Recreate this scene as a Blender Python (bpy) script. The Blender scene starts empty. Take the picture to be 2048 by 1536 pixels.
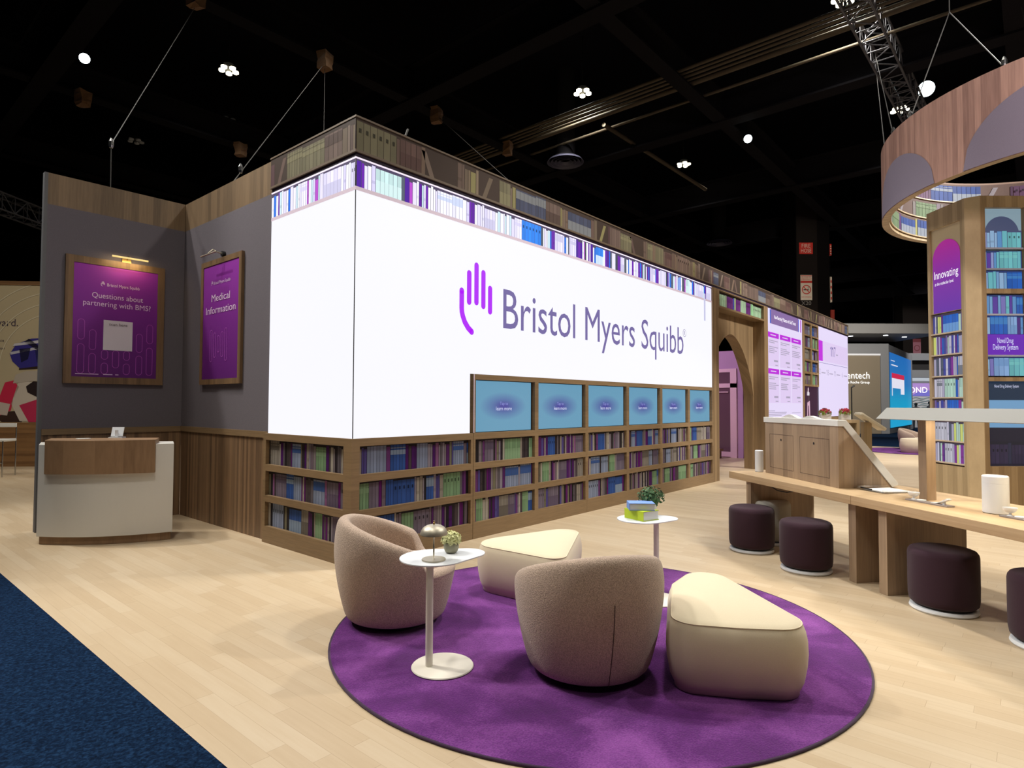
import bpy, math, random
from mathutils import Vector, Matrix
D = bpy.data; S = bpy.context.scene; COL = S.collection
PI = math.pi
def lin(c):
    c /= 255.0
    return c/12.92 if c <= .04045 else ((c+.055)/1.055)**2.4
def rgb(r, g, b, k=1.0): return (lin(r)*k, lin(g)*k, lin(b)*k)

# ------------------------------------------------------------------ camera
F_PX, PITCH, ROLL, YAW = 1220.9649, .0323, .0038, .7088
CAM = Vector((-3.3222, -4.7785, 1.5))
FH = Vector((math.cos(YAW), math.sin(YAW), 0)); RH = Vector((math.sin(YAW), -math.cos(YAW), 0)); UZ = Vector((0, 0, 1))
_F = FH*math.cos(PITCH)+UZ*math.sin(PITCH); _U = UZ*math.cos(PITCH)-FH*math.sin(PITCH)
_R2 = RH*math.cos(ROLL)+_U*math.sin(ROLL); _U2 = _U*math.cos(ROLL)-RH*math.sin(ROLL)
cd = D.cameras.new('camera'); cam = D.objects.new('camera', cd); COL.objects.link(cam)
cd.sensor_width = 36; cd.lens = F_PX/2048*36; cd.clip_end = 200; cd.clip_start = .05
cam.matrix_world = Matrix(((_R2.x, _U2.x, -_F.x, CAM.x), (_R2.y, _U2.y, -_F.y, CAM.y), (_R2.z, _U2.z, -_F.z, CAM.z), (0, 0, 0, 1)))
S.camera = cam
S.view_settings.view_transform = 'Standard'; S.view_settings.look = 'None'
S.view_settings.exposure = -.06; S.view_settings.gamma = 1; S.view_settings.use_curve_mapping = False
# ------------------------------------------------------------------ world: a very dim hall
wd = D.worlds.new('hall_dark'); S.world = wd; wd.use_nodes = True
wd.node_tree.nodes['Background'].inputs[0].default_value = (.75, .78, 1, 1)
wd.node_tree.nodes['Background'].inputs[1].default_value = .012
# ------------------------------------------------------------------ hall lights (ceiling spots, and unseen fills added to brighten dark parts)
def spot(name, loc, tgt, power, col, size=math.radians(60), blend=.5, rad=.25):
    l = D.lights.new(name, 'SPOT'); o = D.objects.new(name, l); COL.objects.link(o)
    l.energy = power*.73; l.color = col; l.spot_size = size; l.spot_blend = blend; l.shadow_soft_size = rad
    o.location = loc; o.rotation_euler = (Vector(tgt)-Vector(loc)).to_track_quat('-Z', 'Y').to_euler()
    return o
WARM = (1, .92, .78); NEUT = (1, .97, .91); COOL = (.86, .93, 1)
spot('key_spotlight', (-4.2, 6.5, 10.0), (-.6, 1.0, 0), 3300, NEUT, math.radians(62), .5, .22)
spot('lounge_spotlight', (-2.2, 3.2, 9.6), (.6, -2.2, 0), 2300, NEUT, math.radians(58), .5, .25)
spot('table_spotlight', (7.4, -5.6, 9.4), (2.2, -3.3, .5), 2200, NEUT, math.radians(60), .5, .22)
spot('floor_spotlight', (3.2, -2.4, 9.6), (4.2, -1.2, 0), 1900, NEUT, math.radians(66), .5, .3)
spot('front_spotlight', (-5.5, -6.5, 9.6), (-1.2, -1.8, .2), 520, WARM, math.radians(62), .6, .5)
spot('tower_spotlight', (1.2, -12.0, 8.5), (5.4, -4.6, 1.8), 3100, NEUT, math.radians(54), .6, .4)
spot('aisle_spotlight', (-6.0, 1.5, 9.6), (-2.6, .2, 0), 1100, WARM, math.radians(64), .6, .4)
spot('far_fill', (11.0, -9.0, 7.6), (11.3, -1.0, 1.4), 6200, NEUT, math.radians(78), .6, .4)  # unseen fill, set low to brighten the arch niche
spot('rear_spotlight', (17, -4, 9.5), (20.0, -1.5, 0), 6500, NEUT, math.radians(76), .6, .4)
spot('ring_fill', (1.0, -8.5, 5.6), (6.0, -5.2, 4.8), 1000, (1, .82, .84), math.radians(66), .7, .4)  # unseen pinkish fill to lighten the ring's outer face
spot('ring_inner_fill', (9.2, -6.6, 7.4), (6.6, -3.4, 4.7), 105, NEUT, math.radians(96), .7, .3)  # added fill without a fixture, brightens the books inside the ring
spot('banner_spotlight', (-4.5, 8.5, 9.0), (-2.0, 13.0, 1.6), 1100, WARM, math.radians(64), .6, .4)
spot('booth_fill', (25.8, -1.5, 4.7), (33, 2.4, 2.8), 3800, WARM, math.radians(74), .6, .5)  # unseen fill hung below the fascia to light the distant booth wall
spot('far_booth_fill', (39, -4, 9.5), (47, -.2, 2.6), 5200, NEUT, math.radians(84), .6, .5)  # fill added to brighten the far white booth, no fixture
spot('column_fill', (16.5, -1.0, 8.3), (23.5, 2.6, 6.6), 900, WARM, math.radians(44), .6, .4)  # added fill that brightens the column signs, no fixture
spot('alcove_spotlight', (10.6, 3.4, 4.0), (13.9, 2.6, 1.4), 300, (1, .62, 1.0), math.radians(120), .8, .3)

# ------------------------------------------------------------------ materials
def newmat(name):
    m = D.materials.new(name); m.use_nodes = True
    return m, m.node_tree, m.node_tree.nodes['Principled BSDF']
def mat(name, col, rough=.5, metal=0, emit=None, es=1, spec=.5, trans=0, alpha=1, coat=0):
    m, nt, p = newmat(name)
    p.inputs['Base Color'].default_value = (*col, 1); p.inputs['Roughness'].default_value = rough
    p.inputs['Metallic'].default_value = metal; p.inputs['Specular IOR Level'].default_value = spec
    p.inputs['Transmission Weight'].default_value = trans; p.inputs['Alpha'].default_value = alpha
    p.inputs['Coat Weight'].default_value = coat
    if emit is not None:
        p.inputs['Emission Color'].default_value = (*emit, 1); p.inputs['Emission Strength'].default_value = es
    return m
def N(nt, t, **k):
    n = nt.nodes.new(t)
    for a, v in k.items(): setattr(n, a, v)
    return n
def L(nt, a, b): nt.links.new(a, b)
def ramp(nt, fac, stops):
    r = N(nt, 'ShaderNodeValToRGB')
    while len(r.color_ramp.elements) < len(stops): r.color_ramp.elements.new(.5)
    for e, (p, c) in zip(r.color_ramp.elements, stops): e.position = p; e.color = (*c, 1)
    L(nt, fac, r.inputs[0]); return r
def mathn(nt, op, a, b=None, c=None):
    n = N(nt, 'ShaderNodeMath', operation=op)
    for i, v in enumerate((a, b, c)):
        if v is None: continue
        if isinstance(v, (int, float)): n.inputs[i].default_value = v
        else: L(nt, v, n.inputs[i])
    return n.outputs[0]
def wood(name, dark, light, axis='v', strip=.09, rough=.5, contrast=1.0):
    """laminate: strips of slightly different tone with fine grain along 'axis' (v vertical, x along x, y along y)"""
    m, nt, p = newmat(name)
    tc = N(nt, 'ShaderNodeTexCoord'); sp = N(nt, 'ShaderNodeSeparateXYZ'); L(nt, tc.outputs['Object'], sp.inputs[0])
    X, Y, Z = sp.outputs
    if axis == 'v': a = mathn(nt, 'ADD', X, mathn(nt, 'MULTIPLY', Y, 1.0)); g = Z
    elif axis == 'x': a = mathn(nt, 'ADD', Y, Z); g = X
    elif axis == 'h': a = mathn(nt, 'ADD', Z, mathn(nt, 'MULTIPLY', Y, .02)); g = mathn(nt, 'ADD', X, Y)
    else: a = mathn(nt, 'ADD', X, Z); g = Y
    cell = mathn(nt, 'FLOOR', mathn(nt, 'DIVIDE', a, strip))
    wn = N(nt, 'ShaderNodeTexWhiteNoise', noise_dimensions='1D'); L(nt, cell, wn.inputs['W'])
    cb = N(nt, 'ShaderNodeCombineXYZ'); L(nt, a, cb.inputs[0]); L(nt, mathn(nt, 'ADD', mathn(nt, 'MULTIPLY', g, .05), wn.outputs[0]), cb.inputs[1])
    no = N(nt, 'ShaderNodeTexNoise'); no.inputs['Scale'].default_value = 55; no.inputs['Detail'].default_value = 6; no.inputs['Roughness'].default_value = .65
    L(nt, cb.outputs[0], no.inputs['Vector'])
    f = mathn(nt, 'ADD', mathn(nt, 'MULTIPLY', wn.outputs[0], .45*contrast), mathn(nt, 'MULTIPLY', no.outputs[0], .75))
    f = mathn(nt, 'SUBTRACT', f, .12)
    r = ramp(nt, f, [(.12, dark), (.9, light)]); L(nt, r.outputs[0], p.inputs['Base Color'])
    p.inputs['Roughness'].default_value = rough
    return m
def fabric(name, col, scale=500, bump=.25, rough=.9, var=.12, sheen=.2):
    m, nt, p = newmat(name)
    tc = N(nt, 'ShaderNodeTexCoord'); no = N(nt, 'ShaderNodeTexNoise'); no.inputs['Scale'].default_value = scale; no.inputs['Detail'].default_value = 3
    L(nt, tc.outputs['Object'], no.inputs['Vector'])
    r = ramp(nt, no.outputs[0], [(.3, tuple(c*(1-var*2) for c in col)), (.7, tuple(c*(1+var) for c in col))]); L(nt, r.outputs[0], p.inputs['Base Color'])
    b = N(nt, 'ShaderNodeBump'); b.inputs['Strength'].default_value = bump; b.inputs['Distance'].default_value = .004
    L(nt, no.outputs[0], b.inputs['Height']); L(nt, b.outputs[0], p.inputs['Normal'])
    p.inputs['Roughness'].default_value = rough; p.inputs['Sheen Weight'].default_value = sheen; p.inputs['Specular IOR Level'].default_value = .2
    return m
def attr_mat(name, emit=False, es=1.0, rough=.6, k=1.0):
    m, nt, p = newmat(name)
    a = N(nt, 'ShaderNodeAttribute', attribute_name='col')
    if emit:
        p.inputs['Base Color'].default_value = (.02, .02, .02, 1); L(nt, a.outputs['Color'], p.inputs['Emission Color']); p.inputs['Emission Strength'].default_value = es
    else: L(nt, a.outputs['Color'], p.inputs['Base Color'])
    p.inputs['Roughness'].default_value = rough; p.inputs['Specular IOR Level'].default_value = .15
    return m
def floor_mat():
    m, nt, p = newmat('pale_oak_planks')
    tc = N(nt, 'ShaderNodeTexCoord'); sp = N(nt, 'ShaderNodeSeparateXYZ'); L(nt, tc.outputs['Object'], sp.inputs[0]); X, Y, Z = sp.outputs
    row = mathn(nt, 'FLOOR', mathn(nt, 'DIVIDE', X, .09))
    w1 = N(nt, 'ShaderNodeTexWhiteNoise', noise_dimensions='1D'); L(nt, row, w1.inputs['W'])
    ly = mathn(nt, 'DIVIDE', mathn(nt, 'ADD', Y, mathn(nt, 'MULTIPLY', w1.outputs[0], 3.0)), .72)
    cb = N(nt, 'ShaderNodeCombineXYZ'); L(nt, row, cb.inputs[0]); L(nt, mathn(nt, 'FLOOR', ly), cb.inputs[1])
    w2 = N(nt, 'ShaderNodeTexWhiteNoise', noise_dimensions='2D'); L(nt, cb.outputs[0], w2.inputs['Vector'])
    g = N(nt, 'ShaderNodeCombineXYZ'); L(nt, mathn(nt, 'MULTIPLY', X, 1.0), g.inputs[0]); L(nt, mathn(nt, 'ADD', mathn(nt, 'MULTIPLY', Y, .06), mathn(nt, 'MULTIPLY', w2.outputs[0], 9)), g.inputs[1])
    no = N(nt, 'ShaderNodeTexNoise'); no.inputs['Scale'].default_value = 40; no.inputs['Detail'].default_value = 5; L(nt, g.outputs[0], no.inputs['Vector'])
    f = mathn(nt, 'ADD', mathn(nt, 'MULTIPLY', w2.outputs[0], .5), mathn(nt, 'MULTIPLY', no.outputs[0], .6))
    r = ramp(nt, f, [(.1, rgb(184, 161, 130)), (.55, rgb(194, 173, 143)), (1, rgb(202, 184, 157))])
    fx = mathn(nt, 'FRACT', mathn(nt, 'DIVIDE', X, .09)); fy = mathn(nt, 'FRACT', ly)
    gap = mathn(nt, 'MAXIMUM', mathn(nt, 'LESS_THAN', fx, .022), mathn(nt, 'LESS_THAN', fy, .004))
    mx = N(nt, 'ShaderNodeMix', data_type='RGBA'); L(nt, mathn(nt, 'MULTIPLY', gap, .35), mx.inputs['Factor']); L(nt, r.outputs[0], mx.inputs['A']); mx.inputs['B'].default_value = (*rgb(120, 90, 55), 1)
    L(nt, mx.outputs['Result'], p.inputs['Base Color']); p.inputs['Roughness'].default_value = .40; p.inputs['Specular IOR Level'].default_value = .5
    return m
def rug_mat(name, c0, c1, c2, s1=2.2, sheen=.1):
    m, nt, p = newmat(name)
    tc = N(nt, 'ShaderNodeTexCoord')
    n1 = N(nt, 'ShaderNodeTexNoise'); n1.inputs['Scale'].default_value = s1; n1.inputs['Detail'].default_value = 4; n1.inputs['Distortion'].default_value = .5
    n2 = N(nt, 'ShaderNodeTexNoise'); n2.inputs['Scale'].default_value = 130; n2.inputs['Detail'].default_value = 4
    L(nt, tc.outputs['Object'], n1.inputs['Vector']); L(nt, tc.outputs['Object'], n2.inputs['Vector'])
    f = mathn(nt, 'ADD', mathn(nt, 'MULTIPLY', n1.outputs[0], .8), mathn(nt, 'MULTIPLY', n2.outputs[0], .35))
    r = ramp(nt, f, [(.35, c0), (.55, c1), (.78, c2)]); L(nt, r.outputs[0], p.inputs['Base Color'])
    b = N(nt, 'ShaderNodeBump'); b.inputs['Strength'].default_value = .6; b.inputs['Distance'].default_value = .01; L(nt, n2.outputs[0], b.inputs['Height']); L(nt, b.outputs[0], p.inputs['Normal'])
    p.inputs['Roughness'].default_value = .95; p.inputs['Specular IOR Level'].default_value = .05; p.inputs['Sheen Weight'].default_value = sheen
    return m
def glow_screen(name, base, spotc, es=1.0):
    """pale blue touch screen picture with a soft violet glow in its middle (object-space UV in attribute)"""
    m, nt, p = newmat(name)
    a = N(nt, 'ShaderNodeUVMap'); sp = N(nt, 'ShaderNodeSeparateXYZ'); L(nt, a.outputs[0], sp.inputs[0])
    dx = mathn(nt, 'MULTIPLY', mathn(nt, 'SUBTRACT', sp.outputs[0], .5), 1.75); dy = mathn(nt, 'MULTIPLY', mathn(nt, 'SUBTRACT', sp.outputs[1], .5), 2.5)
    d = mathn(nt, 'SQRT', mathn(nt, 'ADD', mathn(nt, 'MULTIPLY', dx, dx), mathn(nt, 'MULTIPLY', dy, dy)))
    r = ramp(nt, d, [(.1, spotc), (.36, tuple((x*.55+y*.45) for x, y in zip(spotc, base))), (.72, base)])
    L(nt, r.outputs[0], p.inputs['Emission Color']); p.inputs['Emission Strength'].default_value = es
    p.inputs['Base Color'].default_value = (.02, .02, .02, 1); p.inputs['Roughness'].default_value = .2
    return m
def grad_mat(name, stops, es=0.0, rough=.6):
    """vertical printed / displayed colour blend along UV v"""
    m, nt, p = newmat(name)
    a = N(nt, 'ShaderNodeUVMap'); sp = N(nt, 'ShaderNodeSeparateXYZ'); L(nt, a.outputs[0], sp.inputs[0])
    r = ramp(nt, sp.outputs[1], stops)
    if es: L(nt, r.outputs[0], p.inputs['Emission Color']); p.inputs['Emission Strength'].default_value = es; p.inputs['Base Color'].default_value = (.02, .02, .02, 1)
    else: L(nt, r.outputs[0], p.inputs['Base Color'])
    p.inputs['Roughness'].default_value = rough
    return m
M = {}
OAK_D, OAK_L = rgb(106, 84, 58), rgb(152, 126, 92)
M['oak_v'] = wood('oak_vertical', OAK_D, OAK_L, 'v', .10)
M['oak_h'] = wood('oak_horizontal', OAK_D, OAK_L, 'h', .35, contrast=.5)
M['slat'] = wood('walnut_slats', rgb(82, 62, 44), rgb(142, 112, 82), 'v', .045, contrast=1.2)
M['head'] = wood('oak_header', rgb(94, 76, 56), rgb(142, 117, 88), 'v', .085)
M['desk_oak'] = wood('desk_oak', rgb(122, 94, 68), rgb(178, 144, 110), 'v', .07)
M['table_h'] = wood('table_oak', rgb(178, 148, 110), rgb(212, 184, 146), 'x', .14, contrast=.7)
M['table_v'] = wood('table_oak_vertical', rgb(128, 106, 84), rgb(178, 152, 124), 'v', .09)
M['frame_oak'] = wood('frame_oak', rgb(92, 70, 46), rgb(138, 108, 74), 'v', .05)
M['ring'] = wood('ring_oak', rgb(148, 104, 84), rgb(198, 152, 124), 'v', .11, contrast=1.1)
M['tower'] = wood('tower_oak', rgb(150, 128, 94), rgb(190, 166, 128), 'v', .08)
M['hall_wood'] = wood('banner_wood', rgb(96, 66, 38), rgb(146, 108, 68), 'h', .06)
M['floor'] = floor_mat()
M['carpet'] = rug_mat('navy_carpet', rgb(5, 14, 28), rgb(12, 30, 54), rgb(28, 54, 86), 55, 0)
M['rug'] = rug_mat('purple_rug', rgb(66, 15, 80), rgb(90, 29, 106), rgb(138, 72, 152), 2.3, .2)
M['rugedge'] = fabric('rug_binding', rgb(62, 40, 66), 300)
M['grey'] = fabric('grey_wall_fabric', rgb(108, 102, 108), 420, .1, .95, .16, 0)
M['boucle'] = fabric('rose_boucle', rgb(188, 165, 147), 190, .9, 1, .2, .25)
M['cream'] = fabric('cream_upholstery', rgb(214, 200, 172), 620, .12, .95, .05, .2)
M['plum'] = fabric('plum_felt', rgb(58, 38, 48), 500, .15, .95, .12, .1)
M['stoolgrey'] = fabric('light_grey_felt', rgb(168, 164, 154), 500, .15, .95, .1, .1)
M['white'] = mat('white_lacquer', rgb(226, 229, 233), .35)
M['wmetal'] = mat('white_metal', rgb(224, 218, 204), .4)
M['offwhite'] = mat('cream_laminate', rgb(214, 212, 206), .45)
M['black'] = mat('black_plastic', (.008, .008, .009), .5)
M['seam'] = mat('dark_seam', rgb(70, 48, 42), .9)
M['dark'] = mat('dark_recess', (.012, .011, .012), .8)
M['steel'] = mat('brushed_nickel', rgb(190, 182, 164), .45, .75)
M['brass'] = mat('brass', rgb(190, 160, 100), .3, 1)
M['chrome'] = mat('chrome_leg', rgb(200, 200, 200), .2, 1)
M['stone'] = mat('grey_stone_pot', rgb(158, 155, 132), .7)
M['beam'] = mat('dark_painted_steel', (.009, .0085, .010), .8, spec=.02)
M['ceil'] = mat('black_ceiling_paint', (.004, .004, .0055), .9, spec=0)
M['pipe'] = mat('galvanised_pipe', rgb(78, 70, 58), .7, .0, spec=.1)
M['cable'] = mat('steel_cable', rgb(70, 68, 66), .6, 0)
M['alu'] = mat('aluminium_truss', rgb(84, 84, 88), .5, .3)
M['burlap'] = fabric('brown_padding', rgb(112, 82, 54), 90, .6)
M['led'] = mat('white_led_screen', (.02, .02, .02), .4, emit=rgb(247, 247, 254), es=1.06)
M['edge_lit'] = mat('lit_screen_edge', (.3, .25, .3), .5, emit=rgb(226, 204, 214), es=.6)
M['violet'] = mat('screen_violet', (.02, .01, .03), .5, emit=rgb(178, 30, 250), es=1)
M['slate'] = mat('screen_slate_text', (.02, .02, .03), .5, emit=rgb(113, 101, 160), es=1)
M['screenwhite'] = mat('screen_text_white', (.5, .5, .5), .5, emit=(.85, .85, .95), es=.9)
M['screentext'] = mat('screen_text_pale', (.4, .4, .5), .5, emit=rgb(176, 190, 226), es=.8)
M['pagetext'] = mat('screen_text_grey', (.1, .1, .1), .5, emit=rgb(150, 140, 170), es=1)
M['pagehead'] = mat('screen_magenta', (.1, .02, .1), .5, emit=rgb(170, 10, 206), es=1)
M['page'] = mat('screen_page', (.02, .02, .02), .4, emit=rgb(232, 220, 252), es=1)
M['pagecell'] = mat('screen_cell', (.02, .02, .02), .4, emit=rgb(226, 206, 244), es=1)
M['page_mauve'] = mat('screen_mauve', (.02, .02, .02), .4, emit=rgb(136, 106, 164), es=1)
M['bookprint'] = attr_mat('printed_books')
M['bookled'] = attr_mat('displayed_books', True, 1.2)
M['bookscreen'] = attr_mat('displayed_books_soft', True, .8)
M['touch'] = glow_screen('touch_screen_picture', rgb(118, 178, 212), rgb(86, 84, 176), .74)
M['poster'] = grad_mat('purple_poster_print', [(0, rgb(88, 6, 106)), (.45, rgb(112, 20, 130)), (1, rgb(142, 36, 160))])
M['posterink'] = mat('pale_poster_ink', rgb(226, 196, 226), .6)
M['posterline'] = mat('mauve_poster_line', rgb(176, 84, 184), .6)
M['cardwhite'] = mat('white_card', rgb(214, 206, 214), .6)
M['inkdark'] = mat('dark_ink', rgb(58, 44, 62), .6)
M['innov'] = grad_mat('magenta_banner_screen', [(0, rgb(104, 30, 176)), (.5, rgb(134, 28, 172)), (1, rgb(176, 16, 146))], .8)
M['novel'] = mat('violet_screen', (.02, .02, .02), .4, emit=rgb(112, 32, 192), es=.8)
M['ringmauve'] = fabric('mauve_fabric_print', rgb(134, 124, 140), 200, .03, .9, .04, 0)
M['red'] = mat('sign_red', rgb(196, 44, 34), .5); M['signwhite'] = mat('sign_white', rgb(220, 208, 190), .5)
M['column'] = mat('column_black_paint', (.014, .011, .010), .8, spec=.05)
M['beige_wall'] = fabric('beige_textured_wall', rgb(128, 118, 104), 60, .1, .9, .08, 0)
M['boothgrey'] = mat('booth_grey_paint', rgb(120, 122, 128), .7); M['fascia'] = mat('fascia_grey', rgb(96, 96, 98), .7)
M['litwhite'] = mat('lit_white_letters', (.8, .8, .8), .5, emit=(.95, .95, .95), es=1)
M['bulb'] = mat('warm_lamp_bulb', (.1, .1, .1), .5, emit=(1, .9, .62), es=9)
M['bulb_off'] = mat('unlit_lamp_lens', rgb(190, 195, 200), .4)
M['coollamp'] = mat('cool_spot_lens', (.1, .1, .1), .5, emit=(.82, .97, 1), es=9)
M['downlight'] = mat('downlight_lens', (.1, .1, .1), .5, emit=(.9, .95, 1), es=3)
M['lampbar'] = mat('picture_lamp_tube', (.1, .1, .1), .5, emit=rgb(250, 214, 130), es=1.1)
M['seafoam'] = grad_mat('sea_picture_screen', [(0, rgb(30, 170, 220)), (.35, rgb(20, 160, 205)), (.6, rgb(30, 120, 190)), (1, rgb(30, 110, 190))], .9)
M['pinkwall'] = mat('mauve_plaster', rgb(190, 150, 196), .8); M['pinktrim'] = mat('pale_door_trim', rgb(236, 196, 220), .6)
M['glassdark'] = mat('dim_door_glass', rgb(112, 82, 100), .15)
M['skin'] = mat('skin', rgb(170, 124, 100), .6); M['hair'] = mat('dark_hair', (.01, .009, .008), .7); M['suit'] = mat('dark_suit', (.02, .02, .026), .8)
M['leaf'] = fabric('green_leaf', rgb(64, 98, 58), 40, .1, .6); M['palebloom'] = fabric('pale_bloom', rgb(226, 226, 168), 60, .1, .8, .12)
M['bloom'] = fabric('red_bloom', rgb(178, 44, 66), 60, .1, .7); M['lightleaf'] = fabric('light_leaf', rgb(124, 140, 52), 40, .1, .7)
M['paper'] = mat('paper', rgb(236, 234, 230), .7)
M['acrylic'] = mat('clear_acrylic', (1, 1, 1), .05, trans=1, alpha=.35)
M['lime'] = mat('lime_book_cloth', rgb(176, 196, 40), .6); M['bluecover'] = mat('blue_book_cloth', rgb(112, 146, 214), .6); M['pagesgrey'] = mat('book_pages', rgb(206, 206, 206), .8)
M['greycover'] = mat('pale_grey_book_cloth', rgb(186, 184, 192), .6)

# ------------------------------------------------------------------ object helpers
class T:
    """a thing, part or sub-part and the frame its geometry is written in"""
    def __init__(s, o, mw): s.o, s.M, s.I = o, mw, mw.inverted()
def thing(name, label, cat, loc=(0, 0, 0), rot=0, group=None):
    o = D.objects.new(name, None); COL.objects.link(o); o.empty_display_size = .1
    o.location = loc; o.rotation_euler = (0, 0, rot); o['label'] = label; o['category'] = cat
    if group: o['group'] = group
    return T(o, Matrix.Translation(loc) @ Matrix.Rotation(rot, 4, 'Z'))
def tag(t, label, cat, group=None):
    t.o['label'] = label; t.o['category'] = cat
    if group: t.o['group'] = group
    return t
class MB:
    """mesh builder; world=True writes world coordinates and converts to the parent's frame"""
    def __init__(s): s.v = []; s.f = []; s.c = []; s.uv = []; s.mi = []
    def face(s, pts, col=None, uv=None, mi=0):
        b = len(s.v); s.v += [Vector(p) for p in pts]; s.f.append(list(range(b, b+len(pts)))); s.c.append(col); s.uv.append(uv); s.mi.append(mi)
    def grid(s, rows, close=False, col=None, mi=0):
        b = len(s.v); n = len(rows[0])
        for r in rows: s.v += [Vector(p) for p in r]
        for i in range(len(rows)-1):
            for j in range(n if close else n-1):
                k = (j+1) % n
                s.f.append([b+i*n+j, b+i*n+k, b+(i+1)*n+k, b+(i+1)*n+j]); s.c.append(col); s.uv.append(None); s.mi.append(mi)
        return b, n
    def cap(s, b, n, i, flip=False, col=None, mi=0):
        f = [b+i*n+j for j in range(n)]
        s.f.append(f[::-1] if flip else f); s.c.append(col); s.uv.append(None); s.mi.append(mi)
    def box(s, a, b, col=None, M4=None, mi=0):
        (x0, y0, z0), (x1, y1, z1) = a, b
        q = [Vector(p) for p in ((x0, y0, z0), (x1, y0, z0), (x1, y1, z0), (x0, y1, z0), (x0, y0, z1), (x1, y0, z1), (x1, y1, z1), (x0, y1, z1))]
        if M4 is not None: q = [M4 @ p for p in q]
        k = len(s.v); s.v += q
        for f in ((0, 3, 2, 1), (4, 5, 6, 7), (0, 1, 5, 4), (1, 2, 6, 5), (2, 3, 7, 6), (3, 0, 4, 7)):
            s.f.append([k+i for i in f]); s.c.append(col); s.uv.append(None); s.mi.append(mi)
        return s
    def tube(s, pts, r, n=10, caps=True, mi=0):
        pts = [Vector(p) for p in pts]; rows = []; up = None
        for i, p in enumerate(pts):
            d = (pts[min(i+1, len(pts)-1)]-pts[max(i-1, 0)]).normalized()
            if up is None or abs(up.dot(d)) > .99: up = Vector((0, 0, 1)) if abs(d.z) < .9 else Vector((1, 0, 0))
            a = d.cross(up).normalized(); b = a.cross(d).normalized(); up = b
            rr = r[i] if isinstance(r, (list, tuple)) else r
            rows.append([p+a*math.cos(2*PI*k/n)*rr+b*math.sin(2*PI*k/n)*rr for k in range(n)])
        k, m = s.grid(rows, True, mi=mi)
        if caps: s.cap(k, m, 0, False, mi=mi); s.cap(k, m, len(rows)-1, True, mi=mi)
        return s
    def lathe(s, prof, n=40, c=(0, 0, 0), capb=True, capt=True, mi=0):
        rows = [[(c[0]+r*math.cos(2*PI*k/n), c[1]+r*math.sin(2*PI*k/n), c[2]+z) for k in range(n)] for r, z in prof]
        k, m = s.grid(rows, True, mi=mi)
        if capb: s.cap(k, m, 0, True, mi=mi)
        if capt: s.cap(k, m, len(rows)-1, False, mi=mi)
        return s
    def prism(s, poly, z0, z1, fn=None, mi=0):
        """extrude a 2-D polygon; fn maps (a, b, h) to 3-D"""
        fn = fn or (lambda a, b, h: (a, b, h))
        k, m = s.grid([[fn(a, b, z0) for a, b in poly], [fn(a, b, z1) for a, b in poly]], True, mi=mi)
        s.cap(k, m, 0, True, mi=mi); s.cap(k, m, 1, False, mi=mi)
        return s
    def build(s, name, m, parent=None, smooth=False, world=False, bevel=0, subs=0, label=None, auto=None):
        mw = parent.M if parent else Matrix.Identity(4)
        vs = [parent.I @ v for v in s.v] if (parent and world) else s.v
        me = D.meshes.new(name); me.from_pydata([tuple(v) for v in vs], [], s.f)
        for q in (m if isinstance(m, (list, tuple)) else [m]): me.materials.append(M[q] if isinstance(q, str) else q)
        for p, i in zip(me.polygons, s.mi): p.material_index = i
        if any(c is not None for c in s.c):
            at = me.color_attributes.new('col', 'FLOAT_COLOR', 'CORNER'); buf = []
            for f, c in zip(s.f, s.c): buf += [*(c or (.01, .01, .01)), 1]*len(f)
            at.data.foreach_set('color', buf)
        if any(u is not None for u in s.uv):
            ul = me.uv_layers.new(name='UVMap'); buf = []
            for f, u in zip(s.f, s.uv):
                for i in range(len(f)): buf += list(u[i]) if u else [0, 0]
            ul.data.foreach_set('uv', buf)
        if smooth: me.polygons.foreach_set('use_smooth', [True]*len(me.polygons))
        me.update()
        o = D.objects.new(name, me); COL.objects.link(o)
        if parent: o.parent = parent.o
        if bevel:
            b = o.modifiers.new('bevel', 'BEVEL'); b.width = bevel; b.segments = 2; b.limit_method = 'ANGLE'
        if subs:
            b = o.modifiers.new('subsurf', 'SUBSURF'); b.levels = subs; b.render_levels = subs
        if smooth and auto: me.set_sharp_from_angle(angle=auto)
        if label: o['label'] = label
        return T(o, mw)
def bx(a, b, name, m, parent=None, world=True, bevel=0, **k): return MB().box(a, b).build(name, m, parent, world=world, bevel=bevel, **k)
def struct(t): t.o['kind'] = 'structure'; return t
def copy_tree(o, loc, rot, label=None, group=None):
    c = o.copy(); COL.objects.link(c); c.location = loc; c.rotation_euler = (0, 0, rot)
    if label: c['label'] = label
    if group: c['group'] = group
    for ch in list(o.children):
        d = ch.copy(); COL.objects.link(d); d.parent = c
        for g in list(ch.children):
            e = g.copy(); COL.objects.link(e); e.parent = d
    return c
_tc = {}
def text_geo(s):
    if s not in _tc:
        cu = D.curves.new('t', 'FONT'); cu.body = s; cu.resolution_u = 3
        o = D.objects.new('t', cu); COL.objects.link(o); dg = bpy.context.evaluated_depsgraph_get(); dg.update()
        me = D.meshes.new_from_object(o.evaluated_get(dg))
        _tc[s] = ([v.co.copy() for v in me.vertices], [list(p.vertices) for p in me.polygons])
        D.objects.remove(o); D.curves.remove(cu); D.meshes.remove(me)
    return _tc[s]
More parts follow.
